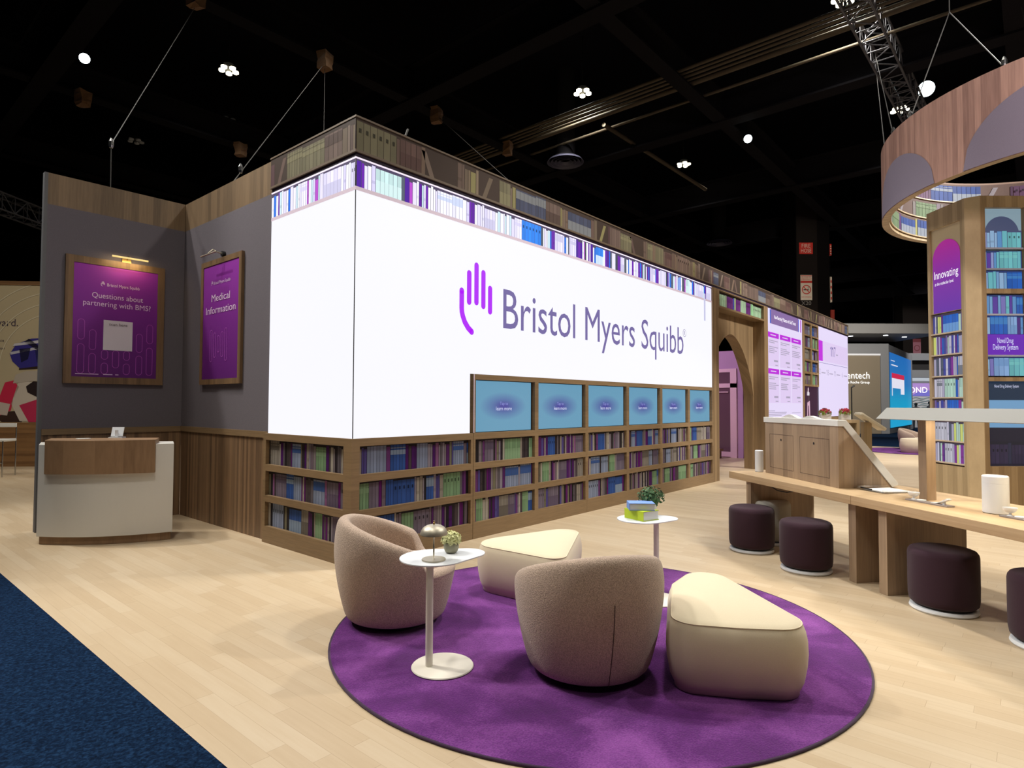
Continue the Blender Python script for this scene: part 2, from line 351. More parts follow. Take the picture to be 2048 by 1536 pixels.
def text(mb, s, o, u, v, w=None, h=None, align='c', off=None, mi=0):
    """lay the word(s) s on a plane: o = anchor (bottom, left/centre), u right, v up; w total width and/or h cap height"""
    vs, fs = text_geo(s); o, u, v = Vector(o), Vector(u).normalized(), Vector(v).normalized()
    x0 = min(p.x for p in vs); x1 = max(p.x for p in vs); caph = .66
    sy = (h/caph) if h else None; sx = (w/(x1-x0)) if w else sy
    if sy is None: sy = sx
    xs = {'c': (x0+x1)/2, 'l': x0, 'r': x1}[align]
    b = len(mb.v); n = u.cross(v)*(off if off is not None else .003)
    mb.v += [o+u*((p.x-xs)*sx)+v*(p.y*sy)+n for p in vs]
    for f in fs: mb.f.append([b+i for i in f]); mb.c.append(None); mb.uv.append(None); mb.mi.append(mi)
def rect(mb, o, u, v, x0, x1, y0, y1, off, col=None, uv=None, mi=0):
    o, u, v = Vector(o), Vector(u), Vector(v); n = u.cross(v)*off
    mb.face([o+u*x0+v*y0+n, o+u*x1+v*y0+n, o+u*x1+v*y1+n, o+u*x0+v*y1+n], col, uv, mi)
def capsule(mb, o, u, v, cx, y0, y1, r, off, outline=0, mi=0, n=10):
    o, u, v = Vector(o), Vector(u), Vector(v); nn = u.cross(v)*off
    def ring(rr):
        p = [(cx+rr*math.cos(a), y1-r+rr*math.sin(a)) for a in [PI*k/n for k in range(n+1)]]
        return p+[(cx+rr*math.cos(a), y0+r+rr*math.sin(a)) for a in [PI+PI*k/n for k in range(n+1)]]
    P = lambda q: o+u*q[0]+v*q[1]+nn
    if not outline: mb.face([P(q) for q in ring(r)], mi=mi)
    else:
        a, b = ring(r), ring(r-outline); k = len(a)
        for i in range(k): mb.face([P(a[i]), P(a[(i+1) % k]), P(b[(i+1) % k]), P(b[i])], mi=mi)
def hand_logo(mb, o, u, v, s, off, mi=0):
    """the open-hand mark: five upright bars, the first curling away below; o = lower left, s = height"""
    o, u, v = Vector(o), Vector(u), Vector(v); k = s/.80
    for x, a, b in ((.117, .30, .695), (.235, .31, .803), (.35, .28, .735), (.465, .23, .57)): capsule(mb, o, u, v, x*k, a*k, b*k, .036*k, off, mi=mi)
    path = [(0, .445), (0, .25), (.004, .21), (.018, .165), (.05, .10), (.102, .04), (.16, 0)]
    L_, R_ = [], []
    for i, p in enumerate(path):
        a = path[max(i-1, 0)]; b = path[min(i+1, len(path)-1)]; d = Vector((b[0]-a[0], b[1]-a[1])).normalized(); nn = Vector((-d.y, d.x))*.036
        L_.append((p[0]+nn.x, p[1]+nn.y)); R_.append((p[0]-nn.x, p[1]-nn.y))
    P = lambda q: o+u*q[0]*k+v*q[1]*k+u.cross(v)*off
    for i in range(len(path)-1): mb.face([P(L_[i]), P(L_[i+1]), P(R_[i+1]), P(R_[i])], mi=mi)
    for c in (path[0], path[-1]): mb.face([P((c[0]+.036*math.cos(2*PI*j/16), c[1]+.036*math.sin(2*PI*j/16))) for j in range(16)], mi=mi)

# book graphics --------------------------------------------------------------
PAL_PRINT = [rgb(*c) for c in ((110, 20, 120), (40, 34, 40), (190, 182, 170), (84, 24, 110), (54, 44, 52), (150, 138, 142), (128, 112, 124), (168, 158, 146), (120, 62, 130), (96, 40, 112), (150, 98, 144), (86, 74, 78), (74, 64, 66), (134, 128, 104), (112, 104, 112), (160, 150, 164), (92, 80, 150))]
SET_PRINT = [(rgb(58, 96, 172), rgb(150, 170, 196)), (rgb(136, 172, 130), rgb(150, 184, 142)), (rgb(158, 150, 140), rgb(120, 112, 104)), (rgb(150, 162, 190), rgb(70, 104, 172)), (rgb(130, 118, 136), rgb(110, 96, 120))]
PAL_LED = [rgb(*c) for c in ((244, 242, 254), (238, 236, 255), (230, 226, 252), (226, 220, 250), (244, 244, 255), (212, 206, 244), (104, 24, 170), (178, 70, 196), (30, 110, 222), (82, 92, 106), (200, 226, 236), (236, 232, 254), (88, 10, 150), (220, 214, 246), (60, 66, 78), (104, 24, 170), (244, 244, 255), (74, 20, 150), (70, 80, 92), (30, 110, 222))]
SET_LED = [(rgb(40, 130, 236), rgb(206, 226, 246)), (rgb(196, 226, 226), rgb(206, 232, 232)), (rgb(226, 220, 250), rgb(200, 196, 226)), (rgb(236, 232, 254), rgb(214, 208, 240)), (rgb(240, 238, 255), rgb(200, 210, 240))]
PAL_HEAD = [rgb(*c) for c in ((142, 120, 104), (128, 108, 98), (118, 98, 92), (150, 132, 112), (110, 82, 86), (132, 116, 100), (160, 142, 120), (146, 128, 116), (126, 104, 96), (166, 158, 110))]
SET_HEAD = [(rgb(132, 112, 104), rgb(104, 86, 80)), (rgb(92, 98, 124), rgb(150, 154, 160)), (rgb(146, 124, 112), rgb(124, 102, 92)), (rgb(140, 134, 108), rgb(156, 150, 118)), (rgb(126, 100, 94), rgb(112, 86, 82))]
PAL_COOL = [rgb(*c) for c in ((140, 176, 218), (120, 166, 210), (96, 150, 206), (150, 160, 210), (92, 60, 160), (40, 70, 180), (150, 186, 222), (126, 120, 190), (110, 190, 200), (76, 44, 130))]
SET_COOL = [(rgb(30, 96, 190), rgb(60, 130, 200)), (rgb(110, 190, 196), rgb(120, 200, 200)), (rgb(136, 172, 220), rgb(120, 160, 210)), (rgb(46, 40, 150), rgb(46, 40, 150))]
PAL_TOWER = [rgb(*c) for c in ((196, 190, 214), (174, 168, 196), (134, 46, 152), (88, 34, 140), (28, 92, 190), (84, 92, 110), (186, 214, 200), (208, 204, 224), (214, 222, 120), (120, 100, 160), (64, 70, 160))]
SET_TOWER = [(rgb(180, 216, 200), rgb(190, 222, 206)), (rgb(196, 194, 208), rgb(120, 124, 136)), (rgb(30, 100, 200), rgb(110, 160, 220)), (rgb(200, 196, 216), rgb(190, 184, 206))]
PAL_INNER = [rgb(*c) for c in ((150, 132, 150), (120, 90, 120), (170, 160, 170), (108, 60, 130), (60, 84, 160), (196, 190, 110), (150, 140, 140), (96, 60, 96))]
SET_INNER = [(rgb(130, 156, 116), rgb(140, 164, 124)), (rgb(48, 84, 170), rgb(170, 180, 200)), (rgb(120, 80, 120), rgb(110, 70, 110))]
def books(mb, o, u, v, w, h, seed, pal, sets, back, scale=1.0, hmin=.8, lean=0.0, pset=.3, P=None, off=.0, tall=.97):
    """a row of printed / displayed book spines, w by h, on the plane (o, u, v)"""
    rng = random.Random(seed); o, u, v = Vector(o), Vector(u), Vector(v); n = u.cross(v)
    P0_ = P; P = P or (lambda a, b, d: o+u*a+v*b+n*(off+d))
    def q(x0, x1, y0, y1, d, c, sh=0): mb.face([P(x0, y0, d), P(x1, y0, d), P(x1+sh, y1, d), P(x0+sh, y1, d)], c)
    k = max(1, int(w/(.4 if not P0_ else .05)))
    for i in range(k): q(w*i/k, w*(i+1)/k, 0, h, 0, back)
    x = .004*scale; g = .0042*scale
    while x < w-.012*scale:
        r = rng.random()
        if r < pset:
            c1, c2 = rng.choice(sets); bw = rng.uniform(.026, .05)*scale; cnt = rng.randint(3, 6); hh = h*rng.uniform(hmin+.03, tall); sty = rng.randint(0, 3)
            for i in range(cnt):
                x1 = min(x+bw, w-.002)
                if x1-x < .008: break
                q(x, x1-g*.7, 0, hh, .001, tuple(a*(.88+.24*((i*37) % 5)/4) for a in c1))
                if sty == 0: q(x, x1-g*.6, hh*.62, hh*.80, .002, c2); q(x, x1-g*.6, hh*.86, hh*.90, .002, c2)
                elif sty == 1: q(x, x1-g*.6, 0, hh*.52, .002, c2)
                elif sty == 2: q(x, x1-g*.6, hh*.55, hh*.93, .002, c2)
                if sty == 3 and bw > .035*scale: q(x+bw*.3, x1-bw*.35, hh*.62, hh*.76, .003, tuple(a*.25 for a in c1))
                x = x1
        elif r < pset+lean and x+.2*scale < w:
            c = rng.choice(pal); x += .03*scale; q(x, x+.035*scale, 0, h*.82, .001, c, rng.choice((-.03, .03))*scale*2); x += rng.uniform(.09, .22)*scale
        else:
            c = rng.choice(pal); bw = rng.uniform(.018, .046)*scale; x1 = min(x+bw, w-.002); hh = h*rng.uniform(hmin, tall)
            if x1-x > .008*scale:
                q(x, x1-g, 0, hh, .001, c)
                if rng.random() < .25: q(x, x1-g, hh*.3, hh*.42, .002, tuple(a*.8 for a in c))
            x = x1
def brows(parent, name, m, rows, seed, pal, sets, back, **k):
    """one graphic panel per opening: rows = list of (o, u, v, w, h)"""
    for i, (o, u, v, w, h) in enumerate(rows):
        mb = MB(); books(mb, o, u, v, w, h, seed+i, pal, sets, back, **k); mb.build(name, m, parent, world=True)
def dim(x, k): return tuple(c*k for c in x) if not isinstance(x[0], tuple) else tuple(dim(c, k) for c in x)
PAL_PRINT = [dim(c, .58) for c in PAL_PRINT]; SET_PRINT = [dim(c, .58) for c in SET_PRINT]
PAL_HEAD = [dim(c, .68) for c in PAL_HEAD]; SET_HEAD = [dim(c, .68) for c in SET_HEAD]
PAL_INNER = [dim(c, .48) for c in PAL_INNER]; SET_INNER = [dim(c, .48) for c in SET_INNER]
BACKP = rgb(34, 28, 30); BACKL = rgb(74, 64, 92); BACKH = rgb(70, 58, 52)
XU, YD, ZU = Vector((1, 0, 0)), Vector((0, -1, 0)), Vector((0, 0, 1))     # long face reads along +x, short face along -y

# ================================================================== the setting
struct(bx((-2.14, -14, -.05), (22.3, 18, 0), 'floor', 'floor', world=False))
hallfloor = MB().box((-30, -25, -.12), (75, 45, -.052)).build('floor', mat('hall_concrete', (.05, .05, .055), .6)); struct(hallfloor)
tag(bx((-14, -14, -.05), (-2.14, 18, .004), 'aisle_carpet', 'carpet', world=False), 'navy blue carpet of the near aisle, along the left edge of the wood floor', 'carpet')
tag(bx((22.3, -14, -.05), (60, 40, .004), 'aisle_carpet', 'carpet', world=False), 'navy blue carpet of the far aisle, beyond the pink armchair', 'carpet')
struct(bx((-30, -25, 11.6), (75, 45, 11.8), 'ceiling', 'ceil', world=False))
struct(bx((-30, 44.6, -.05), (75, 45, 11.6), 'wall_back', 'ceil', world=False)); struct(bx((74.6, -25, -.05), (75, 44.6, 11.6), 'wall_right', 'ceil', world=False))

# ---- LED wall ---------------------------------------------------------------
w = thing('video_wall', 'huge white corner video wall with the hand logo, above the printed bookshelves', 'video wall', (0, 0, 0))
hd = thing('header_fascia', 'long brown header of faded printed books along the top of the whole wall', 'fascia', (0, 0, 3.85))
core = MB().box((.10, .10, 1.20), (8.2, 1.55, 3.77)).build('wall_body', 'dark', w, world=True)
MB().box((.08, .08, 3.86), (19.66, 1.55, 4.165)).build('fascia_body', 'dark', hd, world=True)
led = MB(); rect(led, (0, 0, 0), XU, ZU, .004, 1.53, 1.172, 3.49, .002); rect(led, (0, 0, 0), XU, ZU, 1.53, 8.23, 1.832, 3.49, .002)
led.build('screen_panel', 'led', w, world=True)
led = MB(); rect(led, (0, 1.555, 0), YD, ZU, 0, 1.551, 1.172, 3.49, .002); led.build('screen_panel', 'led', w, world=True)
rim = MB().box((-.006, -.006, 3.49), (8.23, .1, 3.525)).box((-.006, .1, 3.49), (.1, 1.555, 3.525)); rim.build('screen_edge', 'edge_lit', w, world=True)
bx((-.0035, -.0035, 1.172), (.003, .003, 3.787), 'corner_joint', 'black', w)
mb = MB(); books(mb, (0.004, 0, 3.525), XU, ZU, 8.22, .262, 11, PAL_LED, SET_LED, BACKL, scale=1.3, hmin=.82, pset=.10, off=.003); mb.build('book_strip', 'bookled', w, world=True)
mb = MB(); books(mb, (0, 1.555, 3.525), YD, ZU, 1.55, .262, 12, PAL_LED, SET_LED, BACKL, scale=1.3, hmin=.82, pset=.14, off=.003); mb.build('book_strip', 'bookled', w, world=True)
st = MB(); st.box((-.008, -.008, 3.79), (8.23, .1, 3.802)).box((-.008, .1, 3.79), (.1, 1.555, 3.802)); st.build('light_line', mat('strip_light_line', (.3, .3, .3), .5, emit=rgb(240, 226, 244), es=1), w, world=True)
st = MB(); st.box((-.002, -.002, 3.802), (19.66, .1, 3.845)).box((-.002, .1, 3.802), (.1, 1.555, 3.845)); st.build('shadow_gap', mat('violet_black_gap', (.02, .008, .03), .6), hd, world=True)
st = MB(); st.box((-.02, -.02, 3.845), (19.68, .1, 3.868)).box((-.02, .1, 3.845), (.1, 1.57, 3.868)).box((-.02, -.02, 4.172), (19.68, .1, 4.19)).box((-.02, .1, 4.172), (.1, 1.57, 4.19)).box((19.64, -.02, 3.845), (19.68, 1.5, 4.19))
st.build('header_trim', wood('header_trim_wood', rgb(92, 78, 62), rgb(116, 98, 80), 'h', .4), hd, world=True)
mb = MB(); books(mb, (-.012, -.014, 3.868), XU, ZU, 19.68, .304, 21, PAL_HEAD, SET_HEAD, BACKH, scale=1.9, hmin=.76, lean=.10, pset=.34, tall=.92); mb.build('header_graphic', 'bookprint', hd, world=True)
mb = MB(); books(mb, (-.014, 1.565, 3.868), YD, ZU, 1.575, .304, 23, PAL_HEAD, SET_HEAD, BACKH, scale=1.9, hmin=.76, lean=.12, pset=.34, tall=.92); mb.build('header_graphic', 'bookprint', hd, world=True)
mb = MB(); hand_logo(mb, (1.387, 0, 2.302), XU, ZU, .79, .008); mb.build('logo_mark', 'violet', w, world=True)
mb = MB(); text(mb, 'Bristol Myers Squibb', (2.077, 0, 2.397), XU, ZU, w=4.88, h=.45, align='l', off=.008); mb.build('lettering', 'slate', w, world=True)
mb = MB(); text(mb, 'R', (7.0, 0, 2.745), XU, ZU, h=.07, off=.008)
for i in range(24):
    a, b = 2*PI*i/24, 2*PI*(i+1)/24; P = lambda r, t: (7.0+r*math.cos(t), -.008, 2.78+r*math.sin(t)); mb.face([P(.07, a), P(.07, b), P(.062, b), P(.062, a)])
mb.build('trademark_sign', 'slate', w, world=True)
mb = MB().box((7.86, -.008, 3.10), (7.93, -.004, 3.62)); mb.build('pixel_fault', mat('pale_fault_stripe', (.02, .02, .02), .4, emit=rgb(206, 206, 236), es=1), w, world=True)

# ---- printed bookshelves under and beside the screen -------------------------------
ROWS = ((.178, .437), (.507, .768), (.838, .100+1.0))
def shelf_frame(mb, X0, X1, op, ztop, rows, y0=-.03, y1=.10):
    """a face frame with openings op (x intervals) by rows (z intervals)"""
    zs = [0]+[z for r in rows for z in r]+[ztop]
    for i in range(0, len(zs), 2): mb.box((X0, y0, zs[i]), (X1, y1, zs[i+1]))
    xs = [X0]+[x for o in op for x in o]+[X1]
    for a, b in rows:
        for i in range(0, len(xs), 2): mb.box((xs[i], y0, a), (xs[i+1], y1, b))
bc = thing('bookcase', 'wooden corner bookcase front of printed book spines below the white screen corner', 'bookcase', (0, 0, 0))
fr = MB(); shelf_frame(fr, -.03, 1.557, [(.06, 1.523)], 1.172, ROWS); fr.build('shelf_frame', 'oak_h', bc, world=True)
fr = MB()
for z0, z1 in ((0, .178), (.437, .507), (.768, .838), (1.10, 1.172)): fr.box((-.03, .1, z0), (.10, 1.60, z1))
for z0, z1 in ROWS: fr.box((-.03, 1.545, z0), (.10, 1.60, z1))
fr.build('shelf_frame', 'oak_h', bc, world=True)
brows(bc, 'book_graphic', 'bookprint', [((.06, .012, z0), XU, ZU, 1.463, z1-z0) for z0, z1 in ROWS], 31, PAL_PRINT, SET_PRINT, BACKP, scale=1.12, pset=.17, hmin=.84)
brows(bc, 'book_graphic', 'bookprint', [((.012, 1.545, z0), YD, ZU, 1.445, z1-z0) for z0, z1 in ROWS], 37, PAL_PRINT, SET_PRINT, BACKP, scale=1.12, pset=.17, hmin=.84)
BAYS = [(1.595, 2.658), (2.73, 3.787), (3.862, 4.911), (4.985, 6.014), (6.092, 7.091), (7.165, 8.163)]
SEAM = [1.563, 3.825, 6.053, 8.23]
R4 = ROWS+((1.172, 1.770),)
for k in range(3):
    bb = BAYS[2*k:2*k+2]; X0, X1 = SEAM[k], SEAM[k+1]-.003
    t = thing('bookcase', ('wooden bookcase front with two blue screens, next to the corner bookcase', 'wooden bookcase front with two blue screens, middle one of the three such units', 'wooden bookcase front with two blue screens, beside the archway post')[k], 'bookcase', ((X0+X1)/2, 0, 0), 0, 'bookcase units with touch screens')
    fr = MB(); shelf_frame(fr, X0, X1, bb, 1.83, R4); fr.build('shelf_frame', 'oak_h', t, world=True)
    if k == 0: bx((X0+.0, -.032, 1.176), (X0+.008, -.03, 1.828), 'lit_side_edge', 'edge_lit', t)
    for j, (a, b) in enumerate(bb):
        brows(t, 'book_graphic', 'bookprint', [((a, .012, z0), XU, ZU, b-a, z1-z0) for z0, z1 in ROWS], 50+17*k+7*j, PAL_PRINT, SET_PRINT, BACKP, scale=1.05, pset=.17, hmin=.84)
        bx((a, .02, 1.172), (b, .06, 1.77), 'screen_housing', 'black', t)
        mb = MB(); rect(mb, (a, .012, 1.172), XU, ZU, .012, b-a-.03, .008, .59, 0, uv=[(0, 0), (1, 0), (1, 1), (0, 1)]); sc = mb.build('touch_screen', 'touch', t, world=True)
        mb = MB(); c = (a+b)/2-.01
        text(mb, 'Tap to', (c, .012, 1.485), XU, ZU, h=.036, off=.004); mb.build('lettering', mat('faint_screen_text', (.1, .1, .2), .5, emit=rgb(128, 138, 206), es=.9), sc, world=True)
        mb = MB(); text(mb, 'learn more', (c, .012, 1.422), XU, ZU, h=.042, off=.004); mb.build('lettering', 'screentext', sc, world=True)

# ---- archway ------------------------------------------------------------------
ar = thing('archway', 'oak portal with a pointed arch between the white wall and the purple information screens', 'archway', (9.85, 0, 0))
bx((8.23, -.03, 0), (8.51, .45, 3.80), 'post', 'oak_v', ar); bx((11.2, -.03, 0), (11.46, .45, 3.80), 'post', 'oak_v', ar)
fr = MB().box((8.51, -.03, 3.435), (11.2, .45, 3.475)).box((8.51, -.03, 3.78), (11.2, .45, 3.80)).box((8.51, .06, 3.475), (11.2, .45, 3.78)).box((8.51, -.03, 3.475), (8.556, .06, 3.78)).box((11.18, -.03, 3.475), (11.2, .06, 3.78))
fr.build('lintel', 'oak_h', ar, world=True)
mb = MB(); books(mb, (8.556, .03, 3.475), XU, ZU, 2.624, .305, 77, [rgb(*c) for c in ((140, 150, 130), (96, 50, 120), (130, 170, 140), (60, 70, 150), (130, 120, 140), (150, 170, 120), (70, 66, 80))], [(rgb(140, 188, 142), rgb(150, 196, 150)), (rgb(96, 44, 110), rgb(84, 36, 100)), (rgb(150, 180, 150), rgb(150, 180, 150))], BACKP, scale=2.0, pset=.4); mb.build('book_graphic', 'bookprint', ar, world=True)
# panel with the arch cut out of it
def archz(x): q = min(1, abs(x-9.85)/1.33); return 1.7+1.33*(1-q**1.75)**.72
xs = [8.52+1.33*(1-math.cos(PI*i/48)) for i in range(49)]; xs = [9.85-1.33*math.cos(PI*i/56) for i in range(57)]
mb = MB()
for yy, fl in ((.23, False), (.45, True)):
    for a, b in zip(xs, xs[1:]):
        q = [(a, yy, archz(a)), (b, yy, archz(b)), (b, yy, 3.435), (a, yy, 3.435)]; mb.face(q[::-1] if fl else q)
rows = [[(x, .23, archz(x)) for x in xs], [(x, .45, archz(x)) for x in xs]]
mb.grid(rows[::-1])
for x0, x1 in ((8.51, 8.52), (11.18, 11.2)): mb.box((x0, .23, 0), (x1, .45, 3.435))
mb.build('arch_panel', 'oak_v', ar, world=True)

# ---- room seen through the arch -------------------------------------------------
struct(bx((13.9, 1.45, 0), (14.1, 7, 3.03), 'wall_alcove', 'pinkwall', world=False))
d1 = MB()
for a, b in (((13.86, 1.62, 2.42), (13.9, 4.4, 2.52)), ((13.86, 1.62, 1.98), (13.9, 4.4, 2.10)), ((13.86, 1.62, 0), (13.9, 1.80, 2.42)), ((13.86, 4.2, 0), (13.9, 4.4, 2.42)), ((13.87, 1.80, .02), (13.9, 4.2, .16))): d1.box(a, b)
dr = struct(d1.build('door_1', 'pinktrim')); g = MB().box((13.885, 1.80, .16), (13.899, 4.2, 1.98)).box((13.885, 1.80, 2.10), (13.899, 4.2, 2.42)).build('door_glass', 'glassdark', dr)
bx((13.86, 1.86, 1.84), (13.88, 4.1, 1.87), 'door_rail', 'pinktrim', dr); bx((13.86, 2.55, 1.36), (13.88, 2.80, 1.62), 'notice_frame', 'pinktrim', dr)
t = thing('floor_trolley', 'low brown wooden trolley on the floor seen through the archway', 'trolley', (13.4, 2.4, 0))
mb = MB().box((13.2, 1.9, .20), (13.6, 3.2, .26)); mb.build('deck', 'hall_wood', t, world=True)
for y in (1.95, 2.5, 3.1):
    bx((13.22, y, 0), (13.58, y+.09, .2), 'runner', 'hall_wood', t)

# ---- information screens right of the arch ------------------------------------------
inf = thing('information_screen', 'tall purple and white information screen of six cells, right of the archway', 'screen', (12.9, 0, 0))
bx((11.47, .004, .9), (14.33, .40, 3.80), 'screen_body', 'dark', inf)
mb = MB(); rect(mb, (11.47, 0, 0), XU, ZU, 0, 2.855, 1.10, 3.80, .002); mb.build('screen_panel', 'page', inf, world=True)
bx((11.46, -.01, .9), (14.33, .1, 1.10), 'screen_plinth', 'oak_h', inf)
mb = MB(); rect(mb, (11.47, 0, 0), XU, ZU, .28, 2.50, 3.445, 3.80, .005); mb.build('title_bar', 'page_mauve', inf, world=True)
mb = MB(); text(mb, 'Now Recruiting* Patients with Solid Tumors', (12.87, 0, 3.585), XU, ZU, w=1.75, h=.085, off=.009); mb.build('lettering', 'screenwhite', inf, world=True)
mb = MB()
for x0, x1, c in ((0, .05, (120, 100, 190)), (.06, .12, (200, 196, 240)), (.13, .2, (226, 220, 250)), (.2, .28, (60, 90, 190)), (2.50, 2.58, (96, 100, 200)), (2.58, 2.66, (230, 226, 250)), (2.67, 2.76, (170, 90, 190)), (2.77, 2.85, (210, 190, 236))): rect(mb, (11.47, 0, 0), XU, ZU, x0, x1, 3.445, 3.78, .005, rgb(*c))
mb.build('book_strip', 'bookled', inf, world=True)
cells = [(11.52, 12.33), (12.41, 13.28), (13.345, 14.19)]
for zt in (3.237, 2.365):
    for i, (a, b) in enumerate(cells):
        mb = MB(); rect(mb, (a, 0, 0), XU, ZU, 0, b-a, zt-.82, zt, .004); c = mb.build('info_cell', 'pagecell', inf, world=True)
        mb = MB(); rect(mb, (a, 0, 0), XU, ZU, 0, b-a, zt-.125, zt, .007); mb.build('cell_header', 'pagehead', c, world=True)
        mb = MB(); rect(mb, (a, 0, 0), XU, ZU, .22*(b-a), .72*(b-a), zt-.075, zt-.05, .010); mb.build('cell_title', 'pagecell', c, world=True)
        mb = MB(); rng = random.Random(int(zt*100)+i)
        for k in range(2): rect(mb, (a, 0, 0), XU, ZU, .06, (.9-.3*(k == 1))*(b-a), zt-.21-.045*k, zt-.19-.045*k, .007)
        for k in range(rng.randint(2, 4)): rect(mb, (a, 0, 0), XU, ZU, .06, rng.uniform(.55, .95)*(b-a), zt-.36-.045*k, zt-.34-.045*k, .007)
        rect(mb, (a, 0, 0), XU, ZU, .52*(b-a), .9*(b-a), zt-.70, zt-.655, .007); rect(mb, (a, 0, 0), XU, ZU, .64*(b-a), .9*(b-a), zt-.79, zt-.77, .007)
        mb.build('cell_text', 'pagetext', c, world=True)
mb = MB()
for k, wd_ in enumerate((.5, 1.4, 1.35, 1.0)): rect(mb, (11.5, 0, 0), XU, ZU, .03, wd_, 1.345-.04*k, 1.36-.04*k, .005)
rect(mb, (11.5, 0, 0), XU, ZU, 1.85, 2.6, 1.285, 1.298, .005); mb.build('footnote', 'pagetext', inf, world=True)
bc2 = thing('bookcase', 'narrow bookcase column of small printed shelves between the two information screens', 'bookcase', (15.1, 0, 0))
RW = [(3.44, 3.745), (3.096, 3.407), (2.763, 3.053), (2.421, 2.71), (2.069, 2.357)]
fr = MB(); shelf_frame(fr, 14.335, 15.91, [(14.51, 15.14), (15.23, 15.90)], 3.845, sorted(RW)[::1], -.02, .12); 
fr = MB(); zs = [2.015]+[z for r in sorted(RW) for z in r]+[3.80]
for i in range(0, len(zs), 2): fr.box((14.335, -.02, zs[i]), (15.915, .12, zs[i+1]))
for a, b in sorted(RW):
    for x0, x1 in ((14.335, 14.50), (15.14, 15.23), (15.89, 15.915)): fr.box((x0, -.02, a), (x1, .12, b))
fr.box((14.335, -.02, 0), (14.46, .12, 2.015)).box((14.335, -.02, 0), (15.915, .12, 1.05))
fr.build('shelf_frame', 'oak_v', bc2, world=True)
for x0, x1 in ((14.50, 15.14), (15.23, 15.89)):
    brows(bc2, 'book_graphic', 'bookprint', [((x0, .02, a), XU, ZU, x1-x0, b-a) for a, b in RW], int(x0*10), PAL_PRINT, SET_PRINT, BACKP, scale=1.8)
bx((14.46, .012, 1.05), (15.915, .1, 2.015), 'video_panel', mat('plum_video_picture', (.02, .01, .02), .3, emit=rgb(58, 34, 50), es=.8), bc2)
mb = MB(); u0 = (14.83, .012, 1.06)
def poly2(mb, o, pts, off, col): mb.face([Vector((o[0]+x, o[1]-off, o[2]+z)) for x, z in pts], col)
poly2(mb, u0, [(-.06, .05), (.02, .05), (.03, .42), (.10, .42), (.16, .05), (.24, .05), (.22, .45), (.20, .58), (.10, .62), (-.03, .50)], .004, rgb(236, 190, 214))
poly2(mb, u0, [(-.02, .50), (.20, .56), (.18, .72), (.0, .70)], .006, rgb(70, 36, 60))
poly2(mb, u0, [(-.05, .70), (.16, .70), (.17, .78), (.08, .82), (-.03, .80)], .008, rgb(250, 240, 250))
poly2(mb, u0, [(.02, .81), (.10, .81), (.12, .88), (.08, .93), (.03, .90)], .008, rgb(246, 214, 226))
mb.build('figure_picture', 'bookscreen', bc2, world=True)
i3 = thing('information_screen', 'pale lilac statistics screen reading 117 at the far end of the wall', 'screen', (17.8, 0, 0))
bx((15.92, .004, .95), (19.64, .40, 3.80), 'screen_body', 'dark', i3)
mb = MB(); rect(mb, (15.92, 0, 0), XU, ZU, 0, 3.72, 1.15, 3.80, .002); mb.build('screen_panel', 'page', i3, world=True)
mb = MB(); rect(mb, (15.92, 0, 0), XU, ZU, .02, .50, 2.80, 3.40, .005); mb.build('title_bar', 'pagehead', i3, world=True)
mb = MB(); rect(mb, (15.92, 0, 0), XU, ZU, .50, 3.65, 2.80, 3.40, .005); mb.build('info_cell', 'pagecell', i3, world=True)
mb = MB(); rect(mb, (15.92, 0, 0), XU, ZU, .05, 3.6, 2.74, 2.752, .005); mb.build('rule_line', 'slate', i3, world=True)
def one(mb, x, z, h, off):
    rect(mb, (x, 0, z), XU, ZU, -.11*h, .11*h, 0, h, off); P = lambda a, b: Vector((x+a*h, -off, z+b*h)); mb.face([P(-.11, 1), P(-.40, .84), P(-.40, .68), P(-.11, .82)])
mb = MB(); one(mb, 17.42, 3.0, .30, .009); one(mb, 17.62, 3.0, .30, .009); text(mb, '7', (17.84, 0, 3.0), XU, ZU, h=.30, w=.19, off=.009); mb.build('lettering', 'slate', i3, world=True)
mb = MB()
for x, s_ in ((16.05, '22'), (16.95, '18'), (17.85, '11'), (18.8, '6')):
    mb = MB()
    if '1' in s_: one(mb, x-.06, 2.40, .16, .006); (one(mb, x+.06, 2.40, .16, .006) if s_ == '11' else text(mb, '8', (x+.07, 0, 2.40), XU, ZU, h=.16, off=.006))
    else: text(mb, s_, (x, 0, 2.40), XU, ZU, h=.16, off=.006)
    mb.build('lettering', 'pagetext', i3, world=True)
    mb = MB(); rect(mb, (x+.2, 0, 2.44), XU, ZU, 0, .45, 0, .03, .006); mb.build('small_print', 'pagetext', i3, world=True)
mb = MB(); rect(mb, (18.0, 0, 3.06), XU, ZU, 0, .22, 0, .04, .009); mb.build('small_print', 'pagetext', i3, world=True)
bx((15.92, -.01, 0), (19.66, .3, 1.14), 'screen_plinth', 'oak_h', i3)
t = thing('camera_bracket', 'small black device with bent rod on top of the screen corner', 'device', (.35, .35, 4.192))
MB().box((.12, .12, 4.192), (.62, .52, 4.26)).build('housing', 'black', t, world=True, bevel=.03); MB().tube([(.72, .30, 4.2), (.78, .3, 4.24), (.88, .32, 4.46)], .012).build('rod', 'cable', t, world=True); bx((.66, .2, 4.192), (.80, .4, 4.22), 'foot', 'alu', t)

